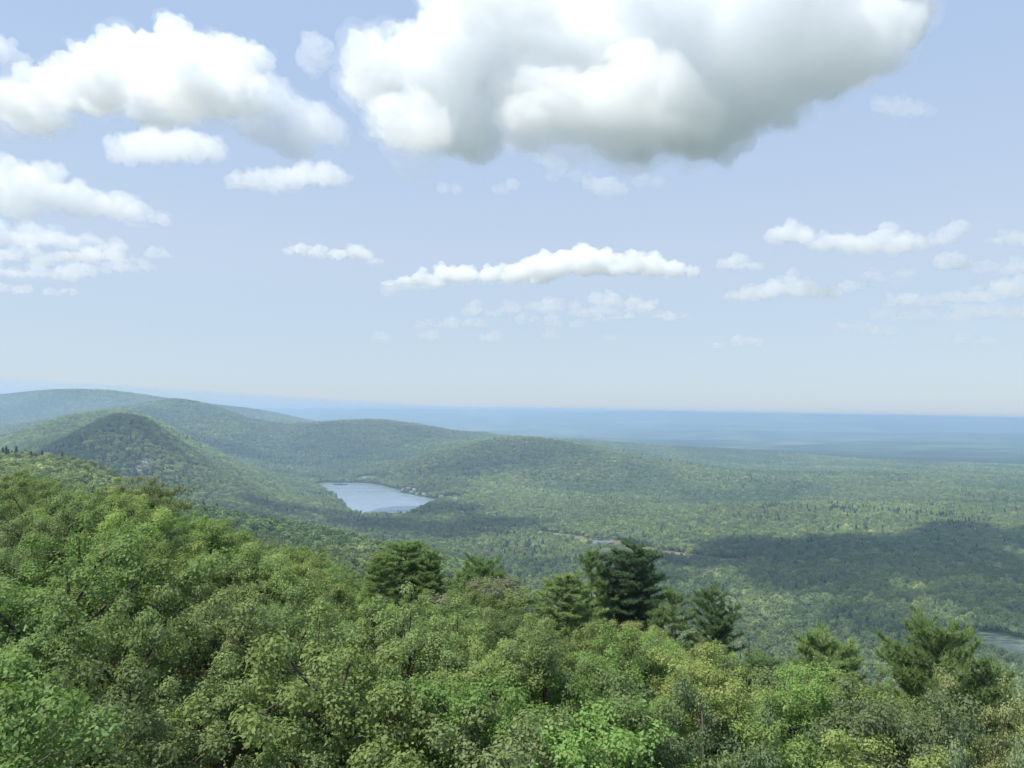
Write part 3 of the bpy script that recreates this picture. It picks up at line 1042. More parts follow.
def pine(seed, H=11.0, rad=2.7, leaders=1, whorl=0.55, per=5, up=0.35, lean=0.0, gap=0.0, needle=0.27, shape=0.75):
    """a white pine: whorls of rising boughs, plumes of long needles toward their ends"""
    g = np.random.default_rng(seed)
    w = Wood()
    tufts = []          # position, direction

    def bough(s, v, L, r):
        e = s + v * L
        e[2] += up * L * .35
        path = bend(s, e, g, 6, .05, -.22)
        w.add(path, r, .008, 4)
        u = np.linspace(.22, 1, max(5, int(L / .13)))
        for q in u:
            k = min(int(q * 5), 4)
            p = path[k] + (path[k + 1] - path[k]) * (q * 5 - k)
            d = path[k + 1] - path[k]
            tufts.append((p, d / np.linalg.norm(d)))
        for j in range(int(3 + L * 3.0)):
            q = g.uniform(.3, .95)
            k = min(int(q * 5), 4)
            p = path[k] + (path[k + 1] - path[k]) * (q * 5 - k)
            sd = np.cross(v, [0, 0, 1.0]) * g.choice([-1, 1]) + v * g.uniform(.4, 1) + np.array([0, 0, g.uniform(0, .55)])
            sd /= np.linalg.norm(sd)
            l2 = g.uniform(.35, .8) * (1.15 - q * .5) * min(1, L / 1.4)
            w.add([p, p + sd * l2], .01, .005, 3)
            for f in np.linspace(.25, 1, max(2, int(l2 / .12))):
                tufts.append((p + sd * l2 * f, sd))

    for ld in range(leaders):
        if ld == 0:
            top = np.array([lean * H, g.normal(0, .15), H])
            base = np.array([0, 0, -1.0])
        else:
            a = g.uniform(0, 6.28)
            base = np.array([0, 0, H * g.uniform(.35, .55)])
            top = np.array([math.cos(a) * rad * .8, math.sin(a) * rad * .8, H * g.uniform(.78, .92)])
        path = bend(base, top, g, 9, .02)
        w.add(path, .17 if ld == 0 else .08, .02, 7)
        z0 = (H * .18 if ld == 0 else base[2] + .5)
        z = top[2] - .35
        tufts += [(top - np.array([0, 0, .15 * i]), np.array([0, 0, 1.0])) for i in range(4)]
        while z > z0:
            f = (top[2] - z) / (H - H * .18)
            f_z = np.interp(z, path[:, 2], np.arange(9))
            k = min(int(f_z), 7)
            s = path[k] + (path[k + 1] - path[k]) * (f_z - k)
            a0 = g.uniform(0, 6.28)
            for b in range(per):
                if g.uniform() < gap:
                    continue
                a = a0 + b * 6.283 / per + g.normal(0, .25)
                L = (.3 + rad * min(1, f * 1.6) ** shape * (1 if ld == 0 else .5)) * g.uniform(.55, 1.12)
                v = np.array([math.cos(a), math.sin(a), g.uniform(-.05, .3) + (.5 - f) * .5])
                v /= np.linalg.norm(v)
                bough(s + np.array([0, 0, g.normal(0, .08)]), v, L, .012 + .012 * L)
            z -= whorl * g.uniform(.7, 1.3)
    K = 11
    T = np.array([t[0] for t in tufts])
    D = np.array([t[1] for t in tufts])
    m = len(T)
    base = np.repeat(T, K, 0) + g.normal(0, .02, (m * K, 3))
    d = np.repeat(D, K, 0) * .75 + sphere_dirs(m * K, g) * .85
    d[:, 2] += .18
    d /= np.linalg.norm(d, axis=1, keepdims=True)
    L = needle * g.uniform(.7, 1.2, (m * K, 1))
    s = np.cross(d, sphere_dirs(m * K, g))
    s /= np.linalg.norm(s, axis=1, keepdims=True) + 1e-9
    v = np.stack([base - s * .026, base + s * .026, base + d * L], 1).reshape(-1, 3)
    tri = np.arange(3 * m * K).reshape(-1, 3)
    lv = np.repeat(np.clip(g.normal(.45, .15, m), 0, 1), K * 3)
    crown = make_mesh('crown', v, tris=tri, attrs={'leaf': ('FLOAT', lv)})
    return {'crown': crown, 'trunk': w.mesh('trunk'), 'H': float(v[:, 2].max()), 'R': float(np.percentile(np.hypot(v[:, 0], v[:, 1]), 96))}


def plant(name, proto, x, y, h, rz, colr, label, cat, group, wide=1.0):
    z = float(height(np.array([x]), np.array([y]))[0])
    t = tag(empty(name, (x, y, z), rz), label, cat, group)
    k = h / proto['H']
    t.scale = (k * wide, k * wide, k)
    c = obj('crown', proto['crown'], M['leaf'], t)
    c.color = (*colr, 1.0)
    obj('trunk', proto['trunk'], M['bark'], t)
    return t


SKY = np.array([(-100, 462), (0, 470), (30, 471), (60, 480), (90, 490), (110, 490), (125, 484), (150, 482), (165, 484), (185, 500), (215, 514), (240, 525), (265, 539), (300, 547), (340, 556), (362, 570), (372, 588), (405, 598),
                (438, 590), (450, 569), (468, 570), (482, 576), (500, 567), (520, 575), (532, 588), (565, 614), (600, 620), (632, 626), (665, 628), (690, 628), (712, 642), (735, 641), (760, 655), (785, 649), (800, 656), (822, 664), (850, 655), (875, 646), (888, 648), (905, 672), (938, 676), (970, 680), (990, 686), (1010, 690), (1030, 700), (1130, 730)])


def crown_box(x, y, h, rad):
    z = float(height(np.array([x]), np.array([y]))[0])
    _, pt = project((x, y, z + h))
    px, pc = project((x, y, z + h * .62))
    return px, pt, pc, rad / math.hypot(x, y) * F


def build_near():
    g = np.random.default_rng(42)
    kinds = {
        'oak': [broadleaf(300 + i, 8.5, 3.1, 10, 8, .130, 190, .48, .15, .3, .4) for i in range(5)],
        'maple': [broadleaf(320 + i, 8.5, 2.7, 11, 8, .115, 200, .44, .4, .25, .3) for i in range(4)],
        'birch': [broadleaf(340 + i, 9.0, 2.3, 10, 8, .100, 240, .42, .5, .25, .35) for i in range(3)],
        'scrub': [broadleaf(360 + i, 6.0, 2.6, 10, 8, .105, 200, .42, .4, .15, .35) for i in range(2)],
    }
    PAL = {
        'oak': [((.086, .118, .038), 'dull olive'), ((.088, .120, .048), 'grey green'), ((.064, .100, .032), 'deep green')],
        'maple': [((.100, .146, .042), 'fresh green'), ((.078, .130, .034), 'mid green'), ((.122, .158, .050), 'yellow green')],
        'birch': [((.094, .134, .050), 'pale grey green'), ((.098, .146, .040), 'soft green')],
        'scrub': [((.116, .152, .042), 'light olive'), ((.082, .134, .034), 'leafy green')],
    }
    W, Hh, S = 1024 // 4, 768 // 4, 4
    cover = np.zeros((Hh, W))
    yy, xx = np.mgrid[0:Hh, 0:W] * S + 2.0

    def paint_cover(px, pc, pt, rp, amount=1.0):
        hh = max(pc - pt, 2)
        m = ((xx - px) / (rp * .92)) ** 2 + ((yy - pc) / hh) ** 2 < 1
        vis = int((m & (cover < 1.0)).sum())
        return m, vis

    pines = {'full': [pine(400, 10, 3.0, 2, .42, 6, .6, shape=.55), pine(401, 11, 3.0, 1, .42, 6, .6, shape=.6)], 'dark': [pine(402, 13, 3.3, 3, .42, 6, .4, .01, .12, shape=.5)],
             'open': [pine(403, 10, 2.7, 2, .5, 5, .6, .03, .2, shape=.6), pine(406, 10, 2.7, 3, .5, 5, .65, .02, .28, shape=.4)], 'spread': [pine(404, 8.5, 3.8, 5, .42, 6, .6, .02, .12, .27, .45)], 'round': [pine(405, 8, 3.0, 4, .36, 7, .6, 0, .05, .27, .4)]}
    G1, G2, G3 = (.050, .105, .028), (.026, .056, .022), (.062, .120, .030)
    GB, GM, GD, GX = (.125, .185, .052), (.100, .152, .046), (.076, .122, .042), (.058, .100, .042)
    special = [        # px, top py, distance, prototype, half width in px, colour, label
        (405, 538, 66, pines['full'][0], 38, (.104, .164, .050), 'full bushy green pine on the skyline directly below the right half of the lake'),
        (381, 551, 62, pines['full'][1], 24, GB, 'slimmer pine leaning on the left flank of the bushy pine below the lake'),
        (430, 547, 64, pines['full'][1], 22, GB, 'slim pine on the right flank of the bushy pine below the lake'),
        (482, 551, 68, pines['round'][0], 26, (.100, .160, .046), 'small round topped pine standing alone on the skyline right of the bushy pine'),
        (565, 570, 60, pines['full'][1], 42, (.135, .195, .058), 'wide bright green pine just left of the tallest dark pine'),
        (593, 546, 66, pines['open'][0], 24, GM, 'thin spire of a dark pine rising close to the left of the tallest pine'),
        (632, 539, 68, pines['dark'][0], 40, GX, 'tallest darkest pine on the skyline below the marsh pool'),
        (674, 588, 62, pines['open'][0], 30, GM, 'loose green pine in the saddle right of the tallest dark pine'),
        (713, 580, 66, pines['open'][1], 26, GD, 'narrow dark pine on the skyline third right of the tallest pine'),
        (822, 622, 58, pines['round'][0], 36, (.130, .188, .062), 'rounded light green pine on the skyline between dark pine and spreading pine'),
        (938, 608, 52, pines['spread'][0], 50, (.105, .155, .048), 'wide spreading pine with many tops just left of the lily covered pond'),
        (762, 652, 50, pines['full'][0], 34, (.078, .128, .044), 'dark green pine below the skyline left of the rounded light green pine'),
        (740, 668, 44, pines['full'][1], 30, (.074, .122, .044), 'dense dark pine in front of the skyline under the dead snag'),
        (987, 652, 50, pines['open'][0], 34, GM, 'low open pine right of the spreading pine against the pond'),
        (122, 479, 92, kinds['oak'][1], 26, (.110, .130, .048), 'tall oak breaking the skyline in front of the shaded rounded hill'),
        (153, 477, 90, kinds['oak'][2], 28, (.112, .134, .048), 'twin topped oak on the skyline just right of the tall oak'),
        (708, 642, 52, kinds['scrub'][0], 20, (.118, .112, .046), 'small tree with a faint rusty tinge below the narrow dark pine'),
        (480, 577, 56, kinds['oak'][0], 62, (.096, .112, .056), 'broad grey green oak directly below the small round topped pine'),
        (905, 668, 34, kinds['oak'][3], 78, (.074, .104, .040), 'broad dark olive oak below the spreading pine'),
        (985, 682, 38, kinds['maple'][2], 48, (.140, .162, .058), 'yellowish green tree on the right slope beneath the low open pine'),
        (700, 696, 26, kinds['oak'][2], 80, (.070, .104, .042), 'dark glossy oak at the bottom edge right of the middle'),
        (985, 736, 21, kinds['birch'][0], 46, (.130, .170, .080), 'pale feathery young tree at the bottom edge near the right corner'),
    ]
    jobs = []
    for px, pt, d, pr, wide, colr, label in special:
        p = at(px, pt, d * math.cos(math.atan((px - 512) / F)))
        z = float(height(p[:1], p[1:2])[0])
        h = p[2] - z
        isp = 'pine' in label
        jobs.append(dict(d=math.hypot(p[0], p[1]), x=p[0], y=p[1], h=h, pr=pr, wide=wide / F * d / (pr['R'] * h / pr['H']), c=colr, label=label, special=True,
                         name='pine_tree' if isp else 'broadleaf_tree', cat='pine' if isp else 'tree'))
    # fill the slope
    pts = []
    tries = 0
    while tries < 34000:
        tries += 1
        r = math.sqrt(g.uniform(15.5 ** 2, 190 ** 2))
        a = g.uniform(-.76, .80)
        x, y = r * math.sin(a), r * math.cos(a)
        sp = 2.7 + r * .006
        if all((x - q[0]) ** 2 + (y - q[1]) ** 2 > sp * sp for q in pts) and all((x - j['x']) ** 2 + (y - j['y']) ** 2 > (2.0 if j['d'] > 40 else 1.6) ** 2 for j in jobs[:len(special)]):
            pts.append((x, y))
    for (x, y) in pts:
        f = fbm(np.array([x / 14.]), np.array([y / 14.]), 2, 77)[0] + g.normal(0, .3)
        kind = 'oak' if f < .0 else 'birch' if f < .22 else 'maple' if f < .6 else 'scrub'
        pr = kinds[kind][g.integers(len(kinds[kind]))]
        colr, word = PAL[kind][g.integers(len(PAL[kind]))]
        colr = tuple(np.array(colr) * np.array([1.14, 1.15, 0.92]) * g.uniform(.78, 1.28) * (1 + g.normal(0, .022, 3)))
        h = g.uniform(6.2, 9.2) * (.75 if kind == 'scrub' else 1)
        jobs.append(dict(d=math.hypot(x, y), x=x, y=y, h=h, pr=pr, wide=g.uniform(.85, 1.15), c=colr, word=word, special=False, name='broadleaf_tree', cat='tree'))
    jobs.sort(key=lambda j: j['d'])
    kept, seen = [], set()
    for j in jobs:
        rad = j['pr']['R'] * j['h'] / j['pr']['H'] * j['wide']
        px, pt, pc, rp = crown_box(j['x'], j['y'], j['h'], rad)
        if not j['special']:
            lim = float(np.interp(px + np.linspace(-.75, .75, 5) * rp, SKY[:, 0], SKY[:, 1] ).max() - 4 * (rp > 40)) + g.uniform(-3, 12)
            if pt < lim:
                z = float(height(np.array([j['x']]), np.array([j['y']]))[0])
                hmax = at(px, lim, j['y'])[2] - z
                if hmax < 3.2:
                    continue
                j['h'] = min(j['h'], hmax)
                rad = j['pr']['R'] * j['h'] / j['pr']['H'] * j['wide']
                px, pt, pc, rp = crown_box(j['x'], j['y'], j['h'], rad)
        m, vis = paint_cover(px, pc, pt, rp)
        if not j['special'] and vis < max(5, .05 * m.sum()):
            continue
        cover[m] += .62 if not j['special'] else .5
        j.update(px=px, pc=pc, pt=pt, rp=rp)
        kept.append(j)
    kept = kept[:300]
    for j in kept:
        label = j.get('label')
        if not label:
            size = 'broad' if j['rp'] > 62 else 'small' if j['rp'] < 26 else 'rounded'
            x_, y_ = j['px'] / 10.24, (j['pt'] * .75 + j['pc'] * .25) / 7.68
            label = f"{size} {j['word']} tree in the near canopy, crown top {x_:.0f}% across and {y_:.0f}% down"
            if label in seen:
                label = label.replace(f'{x_:.0f}%', f'{x_:.1f}%')
        seen.add(label)
        plant(j['name'], j['pr'], j['x'], j['y'], j['h'], g.uniform(0, 6.28), j['c'], label, j['cat'], 'pines on the near ridge' if j['cat'] == 'pine' else 'broadleaf trees of the near canopy', j['wide'])
    print('near trees', len(kept), 'of', len(jobs))
    # a dead snag
    w = Wood()
    w.add([(0, 0, -1), (.05, 0, 4), (.1, .05, 8.2)], .13, .03, 6)
    for i in range(7):
        a, zz = g.uniform(0, 6.28), g.uniform(5.2, 7.8)
        w.add([(.08, 0, zz), (.08 + math.cos(a) * .5, math.sin(a) * .5, zz + .3)], .025, .008, 4)
    p = at(748, 638, 64)
    z = float(height(p[:1], p[1:2])[0])
    me = w.mesh('dead_tree')
    t = tag(obj('dead_tree', me, M['bark'], loc=(p[0], p[1], z)), 'thin bare dead snag poking above the canopy right of the narrow dark pine', 'dead tree')
    t.scale = (1, 1, (p[2] - z) / 8.2)


if 'nonear' not in FLAGS:
    build_near()

# ------------------------------------------------------------------ clouds: lumpy hulls filled with even, faintly blue mist
def fbm3(p, scale, oct, seed):
    x, y, z = (p / scale).T
    t = 0.0
    a, s = 1.0, 0.0
    for i in range(oct):
        k = 2.0 ** i
        t = t + a * (vnoise(x * k + 7.3 * z * k, y * k - 3.1 * z * k, seed + i) + vnoise(y * k + 11.7, z * k + x * k * 0.4, seed + 50 + i) + vnoise(z * k - 5.2, x * k + y * k * 0.3, seed + 90 + i) - 1.5)
        s += a
        a *= 0.52
    return t / s


def billow(p, scale, oct, seed):
    """round bulges with creases between them, 0 .. 1"""
    x, y, z = (p / scale).T
    t, a, s = 0.0, 1.0, 0.0
    for i in range(oct):
        k = 2.03 ** i
        n_ = vnoise(x * k + 7.3 + .43 * z * k, y * k - .37 * z * k, seed + i) + vnoise(y * k + 11.7, z * k + x * k * .41, seed + 50 + i) + vnoise(z * k - 5.2, x * k + y * k * .33, seed + 90 + i) - 1.5
        t = t + a * np.minimum(np.abs(n_) * 2.2, 1.0)
        s += a
        a *= 0.68
    return t / s


def hull(me, vox):
    """one closed skin round all the lumps of `me` (which is used up); returns vertices, quads, vertex normals"""
    tmp = bpy.data.objects.new('cloud_lumps', me)
    COL.objects.link(tmp)
    rm = tmp.modifiers.new('r', 'REMESH')
    rm.mode = 'VOXEL'
    rm.voxel_size = vox
    dg = bpy.context.evaluated_depsgraph_get()
    out = bpy.data.meshes.new_from_object(tmp.evaluated_get(dg))
    bpy.data.objects.remove(tmp)
    bpy.data.meshes.remove(me)
    nv, nf = len(out.vertices), len(out.polygons)
    co = np.empty(nv * 3, np.float32)
    out.vertices.foreach_get('co', co)
    no = np.empty(nv * 3, np.float32)
    out.vertices.foreach_get('normal', no)
    co, no = co.reshape(-1, 3).astype(float), no.reshape(-1, 3).astype(float)
    ed = np.empty(len(out.edges) * 2, np.int32)
    out.edges.foreach_get('vertices', ed)
    ed = ed.reshape(-1, 2)
    lv = np.empty(nf * 4, np.int32)
    out.loops.foreach_get('vertex_index', lv)
    q = lv.reshape(-1, 4)
    bpy.data.meshes.remove(out)
    lab = np.arange(nv)             # drop the inner walls of closed-off hollows
    while True:
        m_ = np.minimum(lab[ed[:, 0]], lab[ed[:, 1]])
        new = lab.copy()
        np.minimum.at(new, ed[:, 0], m_)
        np.minimum.at(new, ed[:, 1], m_)
        new = new[new]
        if (new == lab).all():
            break
        lab = new
    c0 = co.mean(0)
    a_, b_, c_, d_ = (co[q[:, i]] - c0 for i in range(4))
    sv = np.einsum('ij,ij->i', a_, np.cross(b_, c_)) + np.einsum('ij,ij->i', a_, np.cross(c_, d_))
    vol = np.zeros(nv)
    np.add.at(vol, lab[q[:, 0]], sv)
    q = q[vol[lab[q[:, 0]]] > 0]
    used = np.unique(q)
    rm_ = np.zeros(nv, int)
    rm_[used] = np.arange(len(used))
    return co[used], rm_[q], no[used]


CLOUD_MATS = {}


def mist(density, g=0.35):
    k = (round(density, 6), g)
    if k not in CLOUD_MATS:
        t = NT('cloud_mist')
        CLOUD_MATS[k] = t.vol(t.n('VolumePrincipled', {'Color': c4(0.986, 0.992, 1.0), 'Density': density, 'Anisotropy': g}).outputs[0])  # blue tint put into the mist so that shaded undersides turn bluish
    return CLOUD_MATS[k]


def cloud(depth, blobs, base_py, density, label, seed, children=(4, 4), voxel=None, thick=0.45, group=None, name='cloud', rough=1.0, g_=0.3, flat=1.0, tall=0.9, wisps=0.0, base_soft=0.22):
    """blobs: (px, py, radius px) lumps of the cloud as seen, `depth` metres away; each gets its own distance and budding lumps"""
    g = np.random.default_rng(seed)
    mpp = depth / F
    S = []
    width = (max(b[0] for b in blobs) - min(b[0] for b in blobs)) * mpp
    if max(b[2] for b in blobs) < 20:      # low banks: more and flatter lumps, so that they run together
        more = list(blobs)
        for a, b in zip(blobs[:-1], blobs[1:]):
            if math.hypot(a[0] - b[0], a[1] - b[1]) < 3.2 * (a[2] + b[2]):
                for f in g.uniform(0.1, 0.9, 3):
                    more.append((a[0] + (b[0] - a[0]) * f, max(a[1], b[1]) + g.uniform(-0.5, 0.4) * min(a[2], b[2]), min(a[2], b[2]) * g.uniform(0.5, 0.95)))
        for b in blobs:
            if g.uniform() < 0.6:
                more.append((b[0] + g.uniform(-.6, .6) * b[2], b[1] - g.uniform(.4, .9) * b[2], b[2] * g.uniform(.4, .7)))
        base_py -= 0.55 * np.mean([b[2] for b in blobs])
        blobs = more
    for (px, py, rp) in blobs:
        d = depth + g.uniform(-0.5, 0.5) * thick * min(width, 900)
        c = at(px, py, d)
        r = rp * d / F
        S.append((c, r))
        lev = [(c, r)]
        for k in children:
            nx = []
            for (cc, cr) in lev:
                for _ in range(k):
                    v = sphere_dirs(1, g)[0]
                    v[2] = abs(v[2]) * 0.9 - 0.15
                    v /= np.linalg.norm(v)
                    rr = cr * g.uniform(0.34, 0.54)
                    nx.append((cc + v * (cr * g.uniform(0.8, 1.0)), rr))
            S += nx
            lev = nx
    V, Fc, off = [], [], 0
    for c, r in S:
        V.append(ICO2[0] * r * np.array([1.25, 1.25 * flat, tall]) + c)
        Fc.append(ICO2[1] + off)
        off += len(ICO2[0])
    me = make_mesh('cloud_lumps', np.vstack(V), tris=np.vstack(Fc))
    vox = voxel or depth / F * (1.35 if max(b[2] for b in blobs) > 20 else 0.85)
    co, q, no = hull(me, vox)
    mr = np.mean([b[2] for b in blobs]) * mpp
    co += no * ((((billow(co, mr * 1.4, 6, seed) - 0.52) * 1.0 + fbm3(co, mr * 2.2, 3, seed + 7) * 0.25) * mr * rough)[:, None])
    co, q, no = hull(make_mesh('cloud_lumps', co, quads=q), vox)
    veil = None
    if wisps:           # a thin torn veil round the dense body
        k_ = fbm3(co, mr * 0.8, 5, seed + 400)
        veil = hull(make_mesh('cloud_lumps', co + no * (mr * (0.06 + 0.42 * np.clip(k_, -.12, 1)))[:, None] * np.array([1.2, 1.2, .8]), quads=q), vox * 1.3)
    zb = at(512, base_py, depth)[2]
    low = co[:, 2] < zb
    co[low, 2] = zb + (co[low, 2] - zb) * base_soft
    org = np.array([co[:, 0].mean(), co[:, 1].mean(), zb])
    out = make_mesh(name, co - org, quads=q)
    o = obj(name, out, mist(density, g_), loc=org)
    tag(o, label, 'cloud' if label else None, group if label else None, None if label else 'stuff')
    if veil:
        obj('wisps', make_mesh('wisps', veil[0] - org, quads=veil[1]), mist(wisps, g_), o)
    return o


if 'noclouds' not in FLAGS:
    G = 'cumulus clouds'
    cloud(1270, [(388, 68, 36), (402, 125, 30), (372, 92, 22), (440, 60, 46), (455, 118, 36), (500, 55, 56), (512, 115, 40), (570, 45, 75), (580, 112, 48), (620, 142, 26), (640, 40, 90), (652, 120, 46),
                 (710, 50, 85), (712, 120, 40), (770, 45, 75), (772, 103, 36), (820, 30, 62), (808, 82, 32), (868, 25, 40), (893, 12, 24), (862, 60, 24), (600, -20, 72), (720, -25, 72), (820, -18, 50), (500, -5, 45)],
          164, 0.017, 'huge white cumulus with a grey blue underside filling the top middle of the sky', 1, (4, 4, 3), group=G, flat=0.8, wisps=0.003)
    cloud(1700, [(-190, 95, 40), (-140, 98, 40), (-90, 100, 36), (-40, 108, 26), (8, 110, 24), (40, 107, 25), (75, 92, 28), (110, 82, 32), (150, 72, 36), (190, 64, 33), (222, 60, 27), (243, 68, 21), (200, 96, 36), (160, 106, 30), (233, 92, 24)],  # the leftmost lumps lie out of view, added to shade the rounded hill
          136, 0.015, 'large cumulus at the upper left rising to a rounded top on its right', 2, (4, 4, 3), group=G, g_=0.1, thick=0.6, wisps=0.002)
    cloud(1700, [(278, 106, 22), (264, 126, 20), (300, 118, 24), (324, 130, 17), (338, 143, 10), (296, 140, 18)], 157, 0.008, 'puffy cloud joined to the right end of the large upper left cumulus', 3, (4, 4, 3), group=G, wisps=0.002)
    cloud(3450, [(122, 152, 12), (142, 147, 14), (165, 146, 15), (190, 147, 13), (214, 151, 9)], 160, 0.0044, 'flat pale cloud strip tucked under the large upper left cumulus', 4, (4, 4), group=G, rough=1.5, wisps=0.0010, flat=1.8, thick=1.0)
    cloud(2700, [(236, 184, 9), (256, 180, 11), (280, 181, 11), (302, 177, 13), (325, 175, 13), (340, 179, 8)], 192, 0.0064, 'small ragged cloud below the puffy cloud at the upper left', 5, (4, 4), group=G, rough=1.5, wisps=0.0014)
    cloud(2700, [(315, 47, 13), (308, 60, 10), (320, 64, 8), (313, 74, 5)], 84, 0.0048, 'lone small round puff between the two large upper clouds', 6, (4, 4), group=G, rough=1.5, wisps=0.0011)
    cloud(2700, [(-14, 52, 16), (4, 52, 12), (18, 60, 8)], 68, 0.0048, 'cloud fragment cut by the left edge above the large cumulus', 7, (4, 4), group=G, rough=1.5, wisps=0.0011)
    cloud(3400, [(-22, 188, 24), (12, 180, 18), (38, 184, 18), (64, 200, 16), (92, 204, 16), (116, 208, 14), (140, 213, 10), (158, 218, 6), (20, 206, 16)], 226, 0.0048, 'cumulus on the left edge trailing down to the right below the large one', 8, (4, 4, 3), group=G, wisps=0.002)
    cloud(4700, [(-30, 258, 8), (0, 256, 7), (30, 254, 7), (62, 258, 8), (90, 256, 9), (116, 255, 8), (136, 262, 6)], 268, 0.00477, 'thin streaky cloud low at the left edge', 9, (4, 3), group=G, rough=1.5, wisps=0.0005)
    cloud(5200, [(-30, 288, 5), (0, 288, 5), (24, 290, 5), (50, 291, 4), (74, 292, 4)], 297, 0.00409, 'faint lowest streak of cloud at the left edge', 10, (4, 3), group=G, rough=1.5, wisps=0.0004)
    cloud(4200, [(290, 251, 5), (304, 250, 6), (322, 253, 6), (340, 255, 6), (356, 250, 6), (366, 256, 6), (378, 263, 4)], 264, 0.00744, 'small flat cloud over the lake left of the long white bank', 11, (4, 4), group=G, rough=1.5, wisps=0.0016)
    cloud(6500, [(388, 290, 6), (404, 285, 7), (424, 281, 9), (445, 274, 9), (464, 277, 9), (490, 277, 9), (520, 273, 11), (545, 268, 13), (568, 262, 13), (590, 261, 13), (612, 265, 11), (635, 266, 11), (655, 266, 11), (675, 270, 8), (692, 272, 5)],
          286, 0.009, 'long bank of low white cumulus in the middle above the far plateau', 12, (4, 4), group=G, wisps=0.002)
    cloud(5000, [(596, 298, 7), (614, 299, 6), (634, 303, 7), (652, 306, 5), (670, 318, 5), (630, 318, 5), (600, 320, 5)], 322, 0.00546, 'faint ragged cloud just below the right part of the long bank', 13, (4, 3), group=G, rough=1.5, wisps=0.0005)
    cloud(6000, [(420, 326, 5), (450, 323, 6), (480, 324, 5), (520, 320, 5), (552, 318, 6), (580, 322, 5)], 330, 0.00273, 'very faint cloud veil below the left part of the long bank', 14, (4, 3), group=G, rough=1.5, wisps=0.0003)
    cloud(6500, [(776, 237, 9), (792, 232, 10), (806, 238, 8), (826, 243, 9), (846, 244, 9), (864, 246, 9), (882, 240, 11), (900, 244, 10), (918, 244, 8)], 257, 0.00365, 'two humped white cloud bank in the middle of the right sky', 15, (4, 4), group=G, wisps=0.002)
    cloud(6500, [(723, 265, 6), (738, 262, 8), (755, 267, 5)], 272, 0.00372, 'small flat based puff left of the two humped bank', 16, (4, 4), group=G, rough=1.5, wisps=0.0008)
    cloud(6800, [(730, 296, 6), (748, 294, 7), (770, 290, 9), (790, 286, 10), (808, 289, 9), (828, 292, 6), (848, 287, 6), (866, 285, 5)], 304, 0.0031, 'long low cloud beneath the two humped bank on the right', 17, (4, 4), group=G, rough=1.5, wisps=0.0007)
    cloud(6500, [(940, 240, 8), (952, 231, 9), (960, 228, 6)], 247, 0.00372, 'small upright puff right of the two humped bank', 18, (4, 4), group=G, rough=1.5, wisps=0.0008)
    cloud(6500, [(942, 263, 8), (954, 260, 9), (964, 264, 6)], 273, 0.00372, 'small puff directly below the upright puff on the right', 19, (4, 4), group=G, rough=1.5, wisps=0.0008)
    cloud(6500, [(992, 242, 5), (1006, 239, 7), (1022, 240, 7), (1040, 242, 8)], 247, 0.0031, 'flat little cloud touching the right edge', 20, (4, 4), group=G, rough=1.5, wisps=0.0007)
    cloud(5200, [(890, 302, 6), (915, 300, 6), (945, 299, 7), (975, 297, 8), (1000, 290, 9), (1022, 284, 9), (1050, 285, 10)], 308, 0.00383, 'dim veil of cloud low at the right edge', 21, (4, 3), group=G, rough=1.5, wisps=0.0004)
    cloud(6200, [(715, 346, 4), (738, 342, 6), (758, 342, 5)], 349, 0.00409, 'lone faint smudge of cloud low above the far plateau', 22, (4, 3), group=G, rough=1.5, wisps=0.0004)
    cloud(5600, [(840, 328, 5), (866, 328, 5), (890, 331, 5), (960, 342, 6), (990, 342, 6)], 348, 0.00273, 'barely visible cloud low on the right above the horizon', 23, (4, 3), group=G, rough=1.5, wisps=0.0003)
    cloud(2700, [(592, 182, 8), (605, 187, 11), (618, 190, 7)], 198, 0.0048, 'small puff hanging beneath the underside of the huge cumulus', 24, (4, 4), group=G, rough=1.5, wisps=0.0011)
    cloud(2800, [(442, 189, 5), (456, 190, 5)], 196, 0.0048, 'left one of two tiny scraps below the huge cumulus', 25, (4, 4), group=G, rough=1.5, wisps=0.0011)
    cloud(2800, [(498, 190, 5), (512, 185, 6)], 196, 0.0048, 'right one of two tiny scraps below the huge cumulus', 26, (4, 4), group=G, rough=1.5, wisps=0.0011)
    cloud(2600, [(880, 104, 8), (900, 108, 10), (918, 110, 7), (932, 113, 4)], 121, 0.0036, 'thin wisp trailing off the right end of the huge cumulus', 27, (4, 4), group=G, rough=1.5, wisps=0.0008)
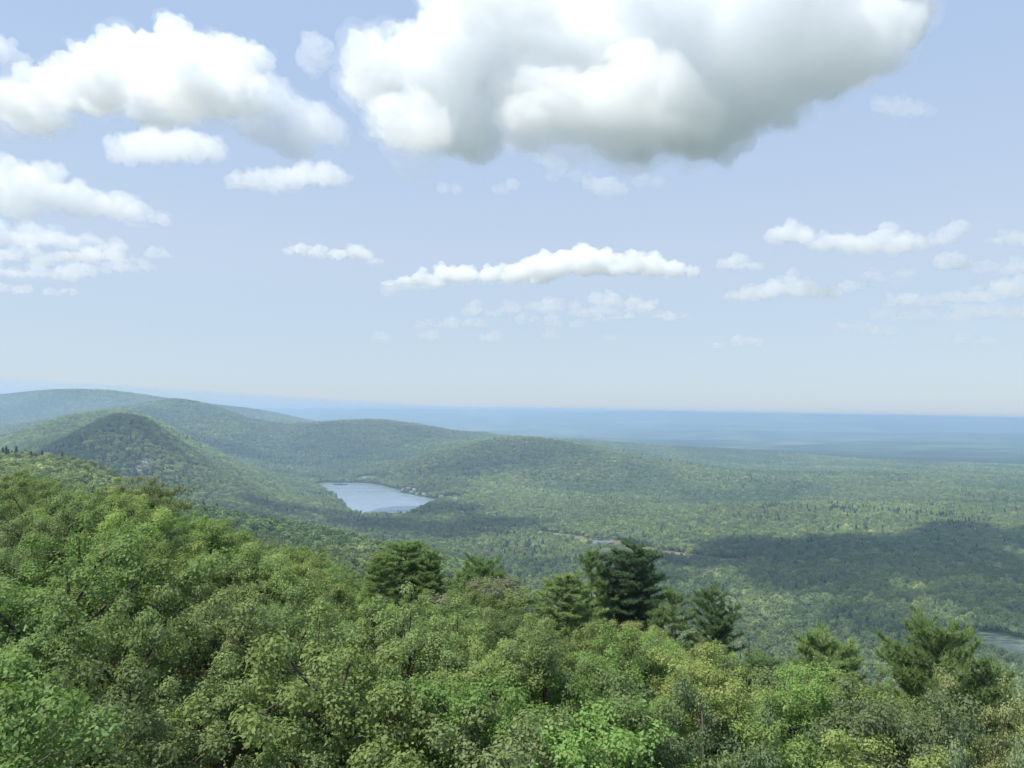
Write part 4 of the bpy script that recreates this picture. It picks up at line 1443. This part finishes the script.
    cloud(2700, [(640, 182, 7), (660, 184, 6), (560, 166, 8), (545, 158, 8), (575, 176, 6)], 190, 0.0024, 'thin torn shreds under the belly of the huge cumulus', 28, (4, 4), group=G, rough=1.5, wisps=0.0005)
    V = dict(tall=0.45, flat=1.5, rough=1.3, wisps=0.0005, group='thin veils of cloud')
    cloud(4600, [(-40, 236, 10), (-5, 232, 12), (30, 238, 12), (62, 240, 11), (92, 244, 9), (118, 248, 7)], 252, 0.0026, 'milky veil along the left edge under the trailing cumulus', 41, (4, 4), **V)
    cloud(5200, [(-40, 274, 9), (0, 272, 10), (40, 274, 10), (80, 270, 10), (116, 266, 9), (146, 268, 6)], 282, 0.0024, 'broad pale cloud layer low at the left edge between two streaks', 42, (4, 4), **V)
    cloud(5600, [(470, 312, 8), (510, 309, 9), (552, 308, 9), (600, 310, 9), (644, 314, 8), (686, 318, 6)], 318, 0.0018, 'wide faint veil below the middle of the long white bank', 43, (4, 4), **V)
    cloud(6200, [(380, 338, 7), (430, 336, 8), (490, 338, 8), (550, 336, 7), (610, 338, 6)], 344, 0.0011, 'faintest wide veil above the middle of the horizon', 44, (4, 4), **V)
    cloud(5200, [(880, 316, 8), (920, 318, 9), (965, 314, 10), (1010, 312, 10), (1050, 314, 10)], 324, 0.0018, 'broad veil low at the right edge above the hazy plain', 45, (4, 4), **V)
    cloud(5000, [(868, 276, 7), (905, 278, 8), (985, 268, 8), (1020, 266, 9), (1050, 264, 9)], 282, 0.0022, 'thin layer of cloud at the right edge under the flat little cloud', 46, (4, 4), **V)
    cloud(4300, [(150, 254, 6), (166, 256, 5)], 260, 0.004, 'tiny scrap of cloud right of the milky veil at the left', 47, (4, 4), rough=1.4, wisps=0.0008, group=G)
    # unseen cloud added above the view to shade the near valley floor
    cloud(1000, [(230, -175, 55), (300, -180, 60), (400, -170, 60), (470, -190, 70), (560, -170, 80), (650, -190, 80), (740, -170, 75), (820, -185, 65), (880, -175, 50)], -120, 0.013, None, 60, (4, 4), thick=0.9, flat=1.3, name='clouds')
